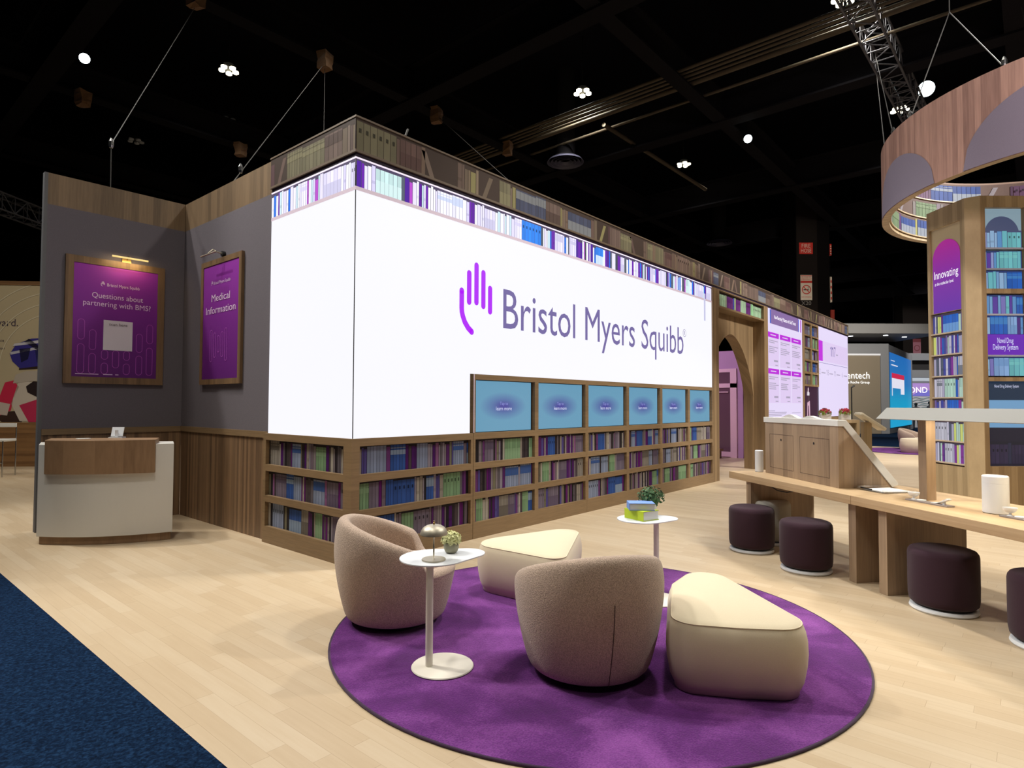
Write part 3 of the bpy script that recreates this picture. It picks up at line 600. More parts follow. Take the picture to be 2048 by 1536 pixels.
# ---- grey wing walls ----------------------------------------------------------------
def wing(name, label, P, loc):
    t = thing(name, label, 'partition wall', loc)
    P(0, 1.115, 0.0, 'wainscot', 'slat', t); P(1.115, 1.185, .014, 'chair_rail', 'oak_h', t); P(1.185, 3.82, .0, 'fabric_panel', 'grey', t); P(3.82, 4.19, .0, 'header_board', 'head', t)
    return t
wa = wing('partition_wall', 'grey fabric partition wall behind the reception desk, with the QUESTIONS poster', lambda a, b, d, n, m, t: bx((-1.495, 3.96-d, a), (.03, 4.03, b), n, m, t), (-.75, 4, 0))
bx((-1.53, 3.955, 0), (-1.496, 4.035, 4.19), 'end_cap', 'fascia', wa)
wb = wing('partition_wall', 'grey fabric partition wall holding the Medical Information poster, between desk corner and video wall', lambda a, b, d, n, m, t: bx((.03-d, 1.605, a), (.10, 3.955, b), n, m, t), (.06, 2.8, 0))
def poster(label, o, u, w_, h_, fw, lines, n_in=.03):
    t = thing('framed_poster', label, 'poster', Vector(o)+Vector(u)*(w_/2))
    n = Vector(u).cross(ZU)
    o = Vector(o)
    def slab(x0, x1, z0, z1, d0, d1, mb):
        q = [o+Vector(u)*x0+n*d0, o+Vector(u)*x1+n*d1]
        P = lambda x, z, d: o+Vector(u)*x+ZU*z+n*d
        k = len(mb.v); mb.v += [P(x0, z0, d0), P(x1, z0, d0), P(x1, z1, d0), P(x0, z1, d0), P(x0, z0, d1), P(x1, z0, d1), P(x1, z1, d1), P(x0, z1, d1)]
        for f in ((0, 3, 2, 1), (4, 5, 6, 7), (0, 1, 5, 4), (1, 2, 6, 5), (2, 3, 7, 6), (3, 0, 4, 7)): mb.f.append([k+i for i in f]); mb.c.append(None); mb.uv.append(None); mb.mi.append(0)
    mb = MB()
    slab(0, w_, 0, fw, 0, .035, mb); slab(0, w_, h_-fw, h_, 0, .035, mb); slab(0, fw, fw, h_-fw, 0, .035, mb); slab(w_-fw, w_, fw, h_-fw, 0, .035, mb)
    mb.build('frame', 'frame_oak', t, world=True)
    mb = MB(); rect(mb, o, u, ZU, fw, w_-fw, fw, h_-fw, .028, uv=[(0, 0), (1, 0), (1, 1), (0, 1)]); pr = mb.build('print', 'poster', t, world=True)
    return t, pr
pt, pr = poster('purple framed poster asking about partnering, on the wall behind the desk', (-1.31, 3.958, 1.725), XU, 1.085, 1.54, .082, None)
o = Vector((-1.31, 3.930, 1.725)); cx = .5425
mb = MB(); hand_logo(mb, o+Vector((.365, 0, 1.205)), XU, ZU, .062, .004); mb.build('logo_mark', 'posterink', pr, world=True); mb = MB(); text(mb, 'Bristol Myers Squibb', o+Vector((.43, 0, 1.21)), XU, ZU, w=.36, h=.036, align='l', off=.004); mb.build('lettering', 'posterink', pr, world=True)
mb = MB(); text(mb, 'Questions about', o+Vector((cx+.01, 0, 1.055)), XU, ZU, w=.56, h=.062, off=.004); mb.build('lettering', 'posterink', pr, world=True)
mb = MB(); text(mb, 'partnering with BMS?', o+Vector((cx+.01, 0, .955)), XU, ZU, w=.74, h=.062, off=.004); mb.build('lettering', 'posterink', pr, world=True)
mb = MB(); rect(mb, o, XU, ZU, .40, .72, .42, .79, .006); cd_ = mb.build('white_card', 'cardwhite', pr, world=True)
mb = MB(); text(mb, 'scan here', o+Vector((.56, 0, .725)), XU, ZU, w=.2, h=.034, off=.010); mb.build('lettering', 'inkdark', cd_, world=True)
mb = MB()
for x, a, b in ((.17, .53, .78), (.29, .41, .66), (.80, .41, .65), (.92, .53, .78), (.17, .12, .48), (.29, .12, .37), (.42, .30, .42), (.54, .20, .42), (.66, .30, .42), (.80, .12, .37), (.92, .12, .48), (.42, .12, .26), (.66, .12, .26)): capsule(mb, o, XU, ZU, x, a, b, .037, .004, .005)
mb.build('capsule_pattern', 'posterline', pr, world=True)
mb = MB()
for a, b in ((.12, .36), (.41, .51), (.54, .575)): rect(mb, o, XU, ZU, a, b, .112, .120, .004)
mb.build('small_print', 'posterink', pr, world=True)
pt2, pr2 = poster('narrow purple Medical Information framed poster, nearer the white screen', (.028, 3.33, 1.725), YD, 1.10, 1.555, .066, None)
o = Vector((.0, 3.33, 1.725))
mb = MB(); hand_logo(mb, o+YD*.30+ZU*1.235, YD, ZU, .062, .004); mb.build('logo_mark', 'posterink', pr2, world=True); mb = MB(); text(mb, 'Bristol Myers Squibb', o+YD*.365+ZU*1.24, YD, ZU, w=.45, h=.036, align='l', off=.004); mb.build('lettering', 'posterink', pr2, world=True)
mb = MB(); text(mb, 'Medical', o+YD*.56+ZU*1.03, YD, ZU, w=.50, h=.085, off=.004); mb.build('lettering', 'posterink', pr2, world=True)
mb = MB(); text(mb, 'Information', o+YD*.56+ZU*.88, YD, ZU, w=.80, h=.085, off=.004); mb.build('lettering', 'posterink', pr2, world=True)
mb = MB()
for x, a, b in ((.30, .28, .68), (.40, .33, .64), (.50, .39, .60), (.60, .33, .64), (.70, .28, .68)): capsule(mb, o, YD, ZU, x+.02, a, b, .032, .004, .006)
mb.build('capsule_pattern', 'posterline', pr2, world=True)
t = thing('picture_light', 'slim brass picture light glowing yellow above the partnering poster', 'lamp', (-.67, 3.95, 3.29))
MB().tube([(-.87, 3.80, 3.30), (-.47, 3.80, 3.30)], .011).build('lamp_tube', 'lampbar', t, world=True); MB().tube([(-.67, 3.958, 3.29), (-.67, 3.90, 3.34), (-.67, 3.80, 3.31)], .007).build('arm', 'brass', t, world=True); bx((-.72, 3.94, 3.268), (-.62, 3.96, 3.315), 'wall_plate', 'brass', t)
al = D.lights.new('picture_light_glow', 'AREA'); al.shape = 'RECTANGLE'; al.size = .4; al.size_y = .03; al.energy = 1.4; al.color = (1, .72, .35)
ao = D.objects.new('picture_light_glow', al); COL.objects.link(ao); ao.location = (-.67, 3.80, 3.28); ao.rotation_euler = (math.radians(35), 0, 0)
t = thing('picture_light', 'unlit nickel picture light with curved arm above the Medical Information poster', 'lamp', (.0, 2.8, 3.3))
MB().tube([(-.14, 3.02, 3.30), (-.14, 2.60, 3.30)], .010).build('lamp_tube', 'steel', t, world=True); MB().tube([(.028, 2.75, 3.322), (-.06, 2.75, 3.33), (-.10, 2.78, 3.36), (-.14, 2.82, 3.31)], .008).build('arm', 'steel', t, world=True); MB().tube([(.028, 2.75, 3.322), (-.01, 2.75, 3.322)], .035).build('wall_plate', 'black', t, world=True)

# ---- reception desk ---------------------------------------------------------------------
DP0, DP1 = Vector((-1.665, 3.225)), Vector((-.628, 2.425)); DU = (DP1-DP0); DL = DU.length; DU /= DL; DN = Vector((DU.y, -DU.x))   # DN points to the viewer
def desk_pt(s, out, z, sag=.14):
    b = sag*(1-(2*s/DL-1)**2); p = DP0+DU*s+DN*(b+out); return (p.x, p.y, z)
t = thing('reception_desk', 'white curved reception desk with an oak band, in front of the grey partition', 'desk', ((DP0.x+DP1.x)/2, (DP0.y+DP1.y)/2, 0))
def desk_solid(s0, s1, z0, z1, out, back, name, m, bev=.004):
    n = 24; ss = [s0+(s1-s0)*i/n for i in range(n+1)]
    poly0 = [desk_pt(s, out, 0) for s in ss]; A = DP0+DU*s1+Vector((.33, .94))*back; B = DP0+DU*s0+Vector((.24, .97))*back
    pl = [(p[0], p[1]) for p in poly0]+[(A.x, A.y), (B.x, B.y)]
    mb = MB(); mb.prism(pl, z0, z1); return mb.build(name, m, t, world=True, bevel=bev)
desk_solid(.02, DL-.02, 0, .085, -.025, .42, 'plinth', 'desk_oak'); desk_solid(0, DL, .085, 1.05, 0, .45, 'body', 'offwhite'); desk_solid(.10, DL-.15, .745, 1.10, .055, .30, 'band', 'desk_oak')
t = thing('tablet_stand', 'small white tablet stand seen from behind on the reception desk', 'stand', (-1.0, 3.03, 1.10), math.radians(-38))
mb = MB().box((-.07, -.05, 0), (.07, .05, .012)); mb.build('base', 'white', t); mb = MB(); mb.prism([(-.01, .0), (.0, 0), (.04, .10), (.03, .10)], -.06, .06, lambda a, b, h: (h, a, b+.02)); mb.build('tablet', 'white', t); MB().box((-.015, -.02, .01), (.015, .0, .09)).build('stem', 'white', t)
tag(bx((-1.36, 3.06, 1.10), (-1.24, 3.14, 1.106), 'paper_card', 'paper', world=False), 'thin white card lying on the oak top of the reception desk', 'card')

# ---- banner wall and bar chair at the far left ---------------------------------------------
BA = math.atan2(RH.y, RH.x)+math.radians(4)
bw_ = thing('banner_wall', 'cream banner wall with printed cyclist above a wooden base, behind the partition at left', 'banner wall', tuple((CAM+RH*-11.97+FH*14.2)[:2])+(0,), BA)
MB().box((-1.2, .02, 1.02), (3.6, .14, 4.24)).build('banner', mat('cream_banner', rgb(176, 160, 128), .8), bw_); MB().box((-1.2, 0, 4.24), (3.6, .16, 4.33)).build('top_rail', 'hall_wood', bw_); MB().box((-1.2, -.03, 0), (3.6, .16, 1.02)).build('base_panel', 'hall_wood', bw_)
LX, LZ = Vector((1, 0, 0)), Vector((0, 0, 1))
mb = MB(); text(mb, 'forward.', (.40, .02, 3.27), LX, LZ, h=.16, align='r', off=.004); mb.build('lettering', 'inkdark', bw_)
mb = MB(); text(mb, 'performance', (.10, .02, 2.90), LX, LZ, h=.06, align='r', off=.004); mb.build('lettering', 'inkdark', bw_)
mb = MB(); text(mb, 'better than', (.12, .02, 2.72), LX, LZ, h=.06, align='r', off=.004); mb.build('lettering', 'inkdark', bw_)
mb = MB()
for r in (1.3, 1.55, 1.8, 2.05):
    for i in range(40):
        a, b = PI*.3+PI*.7*i/40, PI*.3+PI*.7*(i+1)/40; P = lambda q, s: Vector((1.3+q*math.cos(s), .014, 2.3+q*math.sin(s)))
        mb.face([P(r, a), P(r, b), P(r-.02, b), P(r-.02, a)])
mb.build('ripple_lines', mat('pale_ripple', rgb(200, 188, 160), .8), bw_)
def flat(mb, pts, off, col): mb.face([Vector((x, .02-off, z)) for x, z in pts][::1], rgb(*col))
mb = MB()
flat(mb, [(.10, 1.03), (.55, 1.03), (.50, 1.3), (.02, 1.25), (-.05, 1.15)], .003, (60, 42, 36))
flat(mb, [(-.06, 1.22), (.02, 1.16), (.30, 1.30), (.34, 1.55), (.46, 1.85), (.34, 2.0), (.15, 1.95), (.05, 1.65)], .005, (190, 44, 72))
flat(mb, [(-.08, 1.22), (.22, 1.18), (.28, 1.45), (.02, 1.5)], .006, (186, 170, 160))
flat(mb, [(.30, 1.45), (.50, 1.05), (1.3, 1.05), (1.3, 1.9), (.46, 2.0)], .005, (190, 178, 164))
flat(mb, [(.48, 1.42), (.70, 1.03), (1.3, 1.03), (1.3, 1.75), (.85, 1.55)], .007, (176, 48, 80))
flat(mb, [(.33, 1.93), (.38, 2.13), (.6, 2.22), (1.3, 2.24), (1.3, 2.02), (.7, 1.98)], .008, (172, 160, 146))
flat(mb, [(.62, 1.86), (.78, 1.98), (1.3, 1.95), (1.3, 1.55), (.9, 1.6), (.66, 1.72)], .009, (44, 34, 34))
flat(mb, [(.45, 2.25), (1.3, 2.3), (1.3, 2.5), (.5, 2.42)], .009, (50, 38, 34))
flat(mb, [(.24, 2.62), (.30, 2.45), (.48, 2.28), (.9, 2.34), (1.3, 2.44), (1.3, 2.95), (1.0, 3.0), (.7, 2.98), (.38, 2.85)], .011, (54, 48, 122))
for p, c in (([(.30, 2.8), (.9, 2.88), (1.3, 2.80), (1.3, 2.86), (.9, 2.95), (.34, 2.86)], (188, 184, 190)), ([(.26, 2.60), (.8, 2.72), (1.3, 2.62), (1.3, 2.67), (.8, 2.78), (.25, 2.66)], (176, 172, 184)), ([(.55, 2.9), (.66, 2.98), (1.0, 2.72), (.9, 2.68)], (28, 24, 46)), ([(.45, 2.74), (.7, 2.76), (.65, 2.5), (.5, 2.42)], (30, 28, 60)), ([(.8, 2.72), (1.0, 2.7), (.95, 2.45), (.85, 2.42)], (34, 34, 80))): flat(mb, p, .013, c)
mb.build('cyclist_picture', 'bookprint', bw_)
def bar_chair(label, loc, rot):
    t = thing('bar_chair', label, 'chair', loc, rot)
    MB().box((-.21, -.2, .70), (.21, .2, .75)).build('seat', 'offwhite', t, bevel=.012); MB().box((-.21, .17, .98), (.21, .2, 1.06)).build('backrest', 'offwhite', t, bevel=.01)
    for x in (-.2, .2):
        MB().tube([(x, .19, 0), (x, .19, 1.05)], .012).build('leg', 'chrome', t); MB().tube([(x, -.19, 0), (x, -.19, .72)], .012).build('leg', 'chrome', t)
    MB().tube([(-.2, -.19, .28), (.2, -.19, .28)], .01).build('footrest', 'chrome', t)
def W(l, d, z=0): p = CAM+RH*l+FH*d; return (p.x, p.y, z)
bar_chair('white bar chair with chrome legs in front of the cyclist banner, at the left edge', W(-10.35, 12.35), BA+.05)
bar_chair('white bar chair mostly hidden behind the left end of the reception desk', W(-9.32, 12.6), BA+1.5)

# ---- rug, armchairs, poufs -----------------------------------------------------------------
def disc(name, c, r, h, m, edge, label):
    t = thing(name, label, 'rug', (c[0], c[1], 0))
    MB().lathe([(r-.02, 0), (r-.018, h), (.001, h+.0005)], 96, capt=False).build('pile', m, t)
    MB().tube([((r-.012)*math.cos(2*PI*i/96), (r-.012)*math.sin(2*PI*i/96), h*.55) for i in range(97)], h*.62, 8, False).build('binding', edge, t, smooth=True)
    return t
disc('round_rug', (.181, -2.447), 1.68, .012, 'rug', 'rugedge', 'large round purple rug under the lounge seats')
RZ = .013
def smooth01(x): x = max(0, min(1, x)); return x*x*(3-2*x)
def make_chair(label, loc, rot, group=None):
    t = thing('tub_armchair', label, 'armchair', loc, rot, group)
    n = 96; rings = []
    SEAT, TOP = .375, .715
    def rad(z): u = max(0, min(1, z/.72)); return .325+.095*math.sin(min(1, u/.72)*PI/2)-.018*max(0, (u-.72)/.28)
    for k in range(n):
        th = 2*PI*k/n; a = math.degrees(abs(math.atan2(math.sin(th), math.cos(th))))
        s = .40*smooth01((a-56)/15)+.60*math.sin(PI/2*max(0, min(1, (a-64)/116))); h = SEAT+.02+(TOP-SEAT-.02)*s; th_ = .115-.02*s
        pr = [(rad(.035)-.05, .032), (rad(.035)-.012, .036)]+[(rad(z), z) for z in (.07, .14, .22, .30)]
        for z in (.34, .5, .7, .85): pr.append((rad(.30+(h-.045-.30)*z), .30+(h-.045-.30)*z))
        ro = rad(h); r0 = ro-th_*.5
        for q in range(5): an = PI*q/4; pr.append((r0+math.cos(an)*th_*.5, h-.045+math.sin(an)*.045*1.0))
        zin = SEAT-.03; hi = max(h-.05, zin+.004)
        for z in (.75, .5, .25, 0): pr.append((r0-th_*.5+.01*(1-z)*s, zin+(hi-zin)*z))
        pr.append((.05, zin-.01))
        c, sn = math.cos(th), math.sin(th); fw = 1.0
        rings.append([(r*c*fw, r*sn, z) for r, z in pr])
    mb = MB(); k, m = mb.grid([list(x) for x in zip(*rings)], True); mb.cap(k, m, 0, True); mb.cap(k, m, len(rings[0])-1, False)
    mb.build('shell', 'boucle', t, smooth=True, subs=1)
    sc = []
    for r, z in ((.0, .408), (.20, .408), (.275, .402), (.298, .385), (.30, .35)): sc.append((max(r, .002), z))
    mb = MB(); k, m = mb.grid([[(r*math.cos(2*PI*i/64)+.035*(1 if math.cos(2*PI*i/64) > 0 else .3)*abs(math.cos(2*PI*i/64)), r*math.sin(2*PI*i/64)*.99, z) for i in range(64)] for r, z in sc[::-1]], True); mb.cap(k, m, len(sc)-1)
    mb.build('seat_cushion', 'boucle', t, smooth=True)
    MB().lathe([(.25, 0), (.25, .034)], 48).build('swivel_base', 'black', t)
    mb = MB()
    mb.tube([(-rad(z)-.0005, .02, z) for z in (.04, .08, .14, .2, .26, .32, .38, .44, .48)], .0022, 6); mb.build('back_seam', 'seam', t)
    return t
fR = math.atan2(RH.y, RH.x)
c1 = make_chair('rose boucle tub armchair on the left side of the purple rug, facing right', (-.592, -1.385, RZ), fR+math.radians(10), 'tub armchairs on the purple rug')
cc = copy_tree(c1.o, (-.385, -2.835, RZ), math.atan2(FH.y, FH.x)+math.radians(14), 'rose boucle tub armchair seen from behind at the front of the purple rug', 'tub armchairs on the purple rug')
def hull_outline(circ, n=120):
    pts = []
    for k in range(n*6):
        a = 2*PI*k/(n*6); d = Vector((math.cos(a), math.sin(a))); c = max(circ, key=lambda c: c[0]*d.x+c[1]*d.y+c[2]); pts.append(Vector((c[0]+c[2]*d.x, c[1]+c[2]*d.y)))
    L_ = [0]
    for a, b in zip(pts, pts[1:]+pts[:1]): L_.append(L_[-1]+(b-a).length)
    out = []; j = 0; pp = pts+[pts[0]]
    for k in range(n):
        s = L_[-1]*k/n
        while L_[j+1] < s: j += 1
        f = (s-L_[j])/max(1e-9, L_[j+1]-L_[j]); out.append(pp[j].lerp(pp[j+1], f))
    # soften straight runs into gentle curves
    cx = sum((p.x for p in out))/n; cy = sum((p.y for p in out))/n
    nr = []
    for i in range(n): d = out[(i+2) % n]-out[i-2]; nr.append(Vector((d.y, -d.x)).normalized())
    return out, nr
def pouf(label, circ, h=.36, crown=.045, m='cream', zb=RZ, group=None):
    cx = sum(c[0] for c in circ)/len(circ); cy = sum(c[1] for c in circ)/len(circ)
    t = thing('pouf', label, 'pouf', (cx, cy, zb), 0, group)
    out, nr = hull_outline([(a-cx, b-cy, r) for a, b, r in circ])
    def ring(ins, z): return [(p.x-n.x*ins, p.y-n.y*ins, z) for p, n in zip(out, nr)]
    mb = MB(); k, m_ = mb.grid([ring(.055, 0), ring(.044, .004), ring(.043, .026), ring(.037, .032), ring(.02, .07), ring(.005, .15), ring(0, .21), ring(.002, .27), ring(.012, .32), ring(.024, h-.010), ring(.031, h)], True); mb.cap(k, m_, 0, True); mb.build('side_upholstery', m, t, smooth=True)
    c0 = Vector((0, 0)); rows = [ring(.030, h)]
    base = [Vector((p.x-n.x*.042, p.y-n.y*.042)) for p, n in zip(out, nr)]
    for s in (0.0, .06, .14, .25, .4, .6, .8, .97): rows.append([(p.x*(1-s), p.y*(1-s), h+.008+crown*(1-(1-s)**2.6)) for p in base])
    mb = MB(); k, m_ = mb.grid(rows, True); mb.cap(k, m_, len(rows)-1); mb.build('top_cushion', m, t, smooth=True)
    mb = MB(); rr = ring(.029, h); mb.tube(rr+[rr[0]], .003, 6, False); mb.build('piping', m, t, smooth=True)
    return t
pouf('cream rounded-triangle pouf at the back of the rug, near the bookshelves', [(.42, -1.50, .22), (1.08, -1.62, .15), (.36, -2.03, .13)], group='cream poufs on the purple rug')
pouf('large cream rounded pouf at the front right of the rug, beside the armchair back', [(.53, -3.14, .165), (.29, -3.13, .13), (.03, -3.70, .18), (-.10, -3.56, .155), (-.20, -3.385, .15)], group='cream poufs on the purple rug')

# ---- side tables, lamp, plants, books ----------------------------------------------------------
def side_table(label, px, py, ox, oy, circ, group):
    t = thing('side_table', label, 'side table', (px, py, RZ), 0, group)
    MB().lathe([(.172, 0), (.176, .004), (.172, .009)], 64, (ox-px, oy-py, 0)).build('base', 'wmetal', t); MB().tube([(0, 0, .008), (0, 0, .568)], .021, 20).build('pole', 'wmetal', t, smooth=True, auto=.6)
    out, nr = hull_outline([(a-px, b-py, r) for a, b, r in circ], 90); MB().prism([(p.x, p.y) for p in out], .567, .575).build('table_top', 'white', t, bevel=.002)
    return t
TZ = RZ+.576
side_table('white pedestal side table with the brass lamp, in front of the left armchair', -.972, -2.155, -.915, -2.205, [(-.845, -2.045, .20), (-.64, -2.115, .115)], 'white pedestal side tables')
side_table('white pedestal side table carrying books, behind the front armchair', 1.10, -2.49, .965, -2.565, [(1.07, -2.375, .19), (1.22, -2.49, .115)], 'white pedestal side tables')
t = thing('table_lamp', 'small brushed nickel mushroom lamp on the front side table', 'lamp', (-.893, -2.10, TZ))
MB().lathe([(.069, 0), (.070, .004), (.068, .008)], 48).build('base', 'steel', t); MB().tube([(0, 0, .008), (0, 0, .2)], .0048, 12).build('stem', 'steel', t, smooth=True)
sh = [(.080, .150), (.0795, .156), (.074, .172), (.062, .188), (.044, .199), (.022, .205), (.006, .206)]
mb = MB(); mb.lathe(sh, 48, capb=False); mb.lathe([(r*.97, z-.003) for r, z in sh][::-1], 48, capb=False, capt=False); mb.build('lamp_shade', 'steel', t, smooth=True); MB().lathe([(.006, .205), (.006, .214), (.004, .216), (.0055, .22), (.0055, .226)], 16).build('finial', 'brass', t)
def foliage(mb, n, r, zc, sq, seed, leaf, hemi=-.2, spread=1.0):
    rng = random.Random(seed)
    for _ in range(n):
        while True:
            d = Vector((rng.uniform(-1, 1), rng.uniform(-1, 1), rng.uniform(hemi, 1)))
            if .05 < d.length < 1: break
        d = d.normalized()*rng.uniform(.72, 1.0)*spread; p = Vector((d.x*r, d.y*r, zc+d.z*r*sq)); a = Vector((rng.uniform(-1, 1), rng.uniform(-1, 1), rng.uniform(-1, 1))).normalized(); nn = d.normalized(); b = nn.cross(a).normalized(); c = nn.cross(b)
        l = leaf*rng.uniform(.7, 1.3); tip = p+(nn*.3+b).normalized()*l; mid = p+(tip-p)*.5
        mb.face([p, mid+c*l*.3, tip, mid-c*l*.3])
t = thing('potted_plant', 'round grey pot of pale green blooms beside the nickel lamp', 'plant', (-.70, -2.045, TZ))
MB().lathe([(.028, 0), (.038, .008), (.047, .03), (.046, .055), (.038, .072), (.034, .072), (.034, .062), (.002, .06)], 40, capt=False).build('pot', 'stone', t, smooth=True)
mb = MB(); foliage(mb, 620, .060, .078, .85, 3, .018); foliage(mb, 160, .045, .078, .9, 4, .02); mb.build('blooms', 'palebloom', t)
t = thing('potted_plant', 'small dark green bush plant behind the books on the rear side table', 'plant', (1.262, -2.36, TZ))
MB().lathe([(.035, 0), (.042, .01), (.045, .09), (.04, .09), (.04, .08), (.002, .08)], 32, capt=False).build('pot', 'offwhite', t)
mb = MB(); foliage(mb, 330, .105, .145, .85, 8, .03, -.4); foliage(mb, 120, .06, .14, .9, 9, .03, -.4); mb.build('leaves', 'leaf', t)
def book(label, c, z, rot, L_, Wd, H_, cov, lab2=None):
    t = thing('book', label, 'book', (c[0], c[1], z), rot, 'books stacked on the rear side table'); e = .004
    MB().box((-L_/2, -Wd/2, 0), (L_/2, Wd/2, e)).box((-L_/2, -Wd/2, H_-e), (L_/2, Wd/2, H_)).box((-L_/2, -Wd/2, e), (-L_/2+e, Wd/2, H_-e)).build('cover', cov, t)
    MB().box((-L_/2+e, -Wd/2+.004, e), (L_/2-.004, Wd/2-.004, H_-e)).build('page_block', 'pagesgrey', t)
    return t
BR = math.atan2(-.18, .07)
book('thick lime green book, lower one of the pair on the rear side table', (1.075, -2.375), TZ, math.atan2(-.105, .175)+.25, .17, .21, .075, 'lime')
book('thick book with pale blue cover lying on top of the lime green book', (1.07, -2.37), TZ+.0755, math.atan2(-.72, .69)-.1, .20, .15, .055, 'bluecover')

# ---- communal table ---------------------------------------------------------------------------
P0 = Vector((3.62, -2.10)); TA = math.radians(-128.3); TU = Vector((math.cos(TA), math.sin(TA))); TN = Vector((-TU.y, TU.x))
def tp(u, v, z=0): p = P0+TU*u+TN*v; return (p.x, p.y, z)
t = thing('communal_table', 'long pale oak table with slab legs at right, lined with stools', 'table', tp(0, 0), TA)
MB().box((0, 0, .665), (1.889, .93, .74)).build('table_top', 'table_h', t, bevel=.003); MB().box((1.892, 0, .665), (3.9, .93, .74)).build('table_top', 'table_h', t, bevel=.003)
for u, v in ((.30, .03), (1.79, .06), (2.13, .05), (3.6, .05)): MB().box((u, v, 0), (u+.085, .80, .665)).build('leg', 'table_v', t, bevel=.002)
# the demonstration cabinet on it
HA = Vector((3.749, -2.465)); HB = Vector((2.857, -3.406)); HU = (HB-HA); HL = HU.length; HU /= HL; HR = math.atan2(HU.y, HU.x)
t = thing('demo_cabinet', 'wedge shaped oak cabinet with white sloping top, on the far end of the long table', 'cabinet', (HA.x, HA.y, .74), HR)
MB().prism([(0, 0), (.510, 0), (.507, .012), (.042, .565), (0, .565)], 0, HL, lambda a, b, h: (h, a, b)).build('body', 'table_v', t, bevel=.002)
pts = [(-.012, .565), (.045, .565), (.515, .006), (.568, .025), (.574, .045), (.072, .622), (-.012, .622)]
MB().prism(pts, -.012, HL+.012, lambda a, b, h: (h, a, b)).build('sloping_top', 'offwhite', t, bevel=.003)
n = 24; mb = MB(); top = [(HL*(.18+.62*i/n), .622+.045*(math.sin(PI*i/n*2.0-.3)**2)*math.sin(PI*i/n)) for i in range(n+1)]
mb.prism(top+[(top[-1][0], .62), (top[0][0], .62)], .0, .05, lambda a, b, h: (a, h, b)); mb.build('wave_relief', 'offwhite', t, smooth=False)
for u0, u1 in ((.10, .56), (.68, 1.16)):
    mb = MB(); z0, z1 = .075, .44
    for a, b in (((u0, -.0012, z0), (u1, .001, z0+.003)), ((u0, -.0012, z1-.003), (u1, .001, z1)), ((u0, -.0012, z0), (u0+.003, .001, z1)), ((u1-.003, -.0012, z0), (u1, .001, z1))): mb.box(a, b)
    dj = mb.build('door', 'seam', t); c = (u0+u1)/2
    mb = MB(); mb.lathe([(.010, 0), (.010, .002)], 20); mb.v = [Vector((c+p.x, -.0015-p.z, z1-.055+p.y*1.2)) for p in mb.v]; mb.build('finger_hole', 'black', dj)
def canister(label, p, r, h, col):
    t = thing('canister', label, 'canister', p, 0, 'white canisters on the long table')
    MB().lathe([(r-.004, 0), (r-.003, .004), (r, .006), (r, h*.80)], 48).build('body', 'white', t, smooth=True, auto=.6); MB().lathe([(r-.001, h*.80), (r, h*.805), (r, h-.006), (r-.006, h)], 48).build('lid', 'white', t, smooth=True, auto=.6); MB().lathe([(r-.003, 0), (r-.003, .003)], 40, (0, 0, -.0)).build('foot_ring', 'black', t)
canister('white cylindrical canister at the right, near the edge of the long table', tp(2.80, .41, .74), .078, .265, 0)
canister('slim white canister half hidden by the left end of the demo cabinet', tp(.13, .30, .74), .045, .245, 0)
t = thing('canopy_lamp', 'long grey pitched canopy lamp on an oak post, standing on the long table', 'lamp', tp(2.2, .45, .74), TA)
MB().box((-.038, -.045, 0), (.038, .045, .68)).build('post', 'table_v', t, bevel=.002)
# pitched shade, eave in front, ridge over the post
ea, ez, rz_, ex = .30, .648, .738, -.19
xr, xb = -.40, -.66
mb = MB(); x0, x1 = ex, 1.75
A = lambda x, y, z: Vector((x, y, z))
mb.face([A(x0, -ea, ez), A(x1, -ea, ez), A(x1, 0, rz_), A(xr, 0, rz_)]); mb.face([A(x1, ea, ez), A(xb, ea, ez), A(xr, 0, rz_), A(x1, 0, rz_)])
mb.face([A(x0+.004, -ea+.012, ez-.004), A(xr+.004, 0, rz_-.014), A(x1, 0, rz_-.014), A(x1, -ea+.012, ez-.004)]); mb.face([A(x1, ea-.012, ez-.004), A(x1, 0, rz_-.014), A(xr+.004, 0, rz_-.014), A(xb+.004, ea-.012, ez-.004)])
mb.face([A(x0, -ea, ez), A(x0+.004, -ea+.012, ez-.004), A(x1, -ea+.012, ez-.004), A(x1, -ea, ez)]); mb.face([A(xb, ea, ez), A(x1, ea, ez), A(x1, ea-.012, ez-.004), A(xb+.004, ea-.012, ez-.004)])
mb.face([A(x1, -ea, ez), A(x1, 0, rz_), A(x1, ea, ez), A(x1, ea-.012, ez-.004), A(x1, 0, rz_-.014), A(x1, -ea+.012, ez-.004)])
mb.face([A(x0, -ea, ez), A(xr, 0, rz_), A(xr+.004, 0, rz_-.014), A(x0+.004, -ea+.012, ez-.004)]); mb.face([A(xr, 0, rz_), A(xb, ea, ez), A(xb+.004, ea-.012, ez-.004), A(xr+.004, 0, rz_-.014)])
mb.build('shade', mat('canopy_grey', rgb(128, 127, 123), .6), t)
MB().box((ex+.1, -.02, .66), (1.65, .02, .675)).build('light_strip', mat('canopy_strip', (.2, .2, .2), .5, emit=(1, .9, .72), es=6), t)
al = D.lights.new('canopy_lamp_glow', 'AREA'); al.shape = 'RECTANGLE'; al.size = 1.5; al.size_y = .06; al.energy = 11; al.color = (1, .86, .62)
ao = D.objects.new('canopy_lamp_glow', al); COL.objects.link(ao); q_ = tp(2.2+.87, .45, .74+.65); ao.location = q_; ao.rotation_euler = (0, 0, TA)
t = thing('document_tray', 'clear acrylic tray of white sheets at the foot of the demo cabinet', 'tray', tp(1.70, .50, .74), TA)
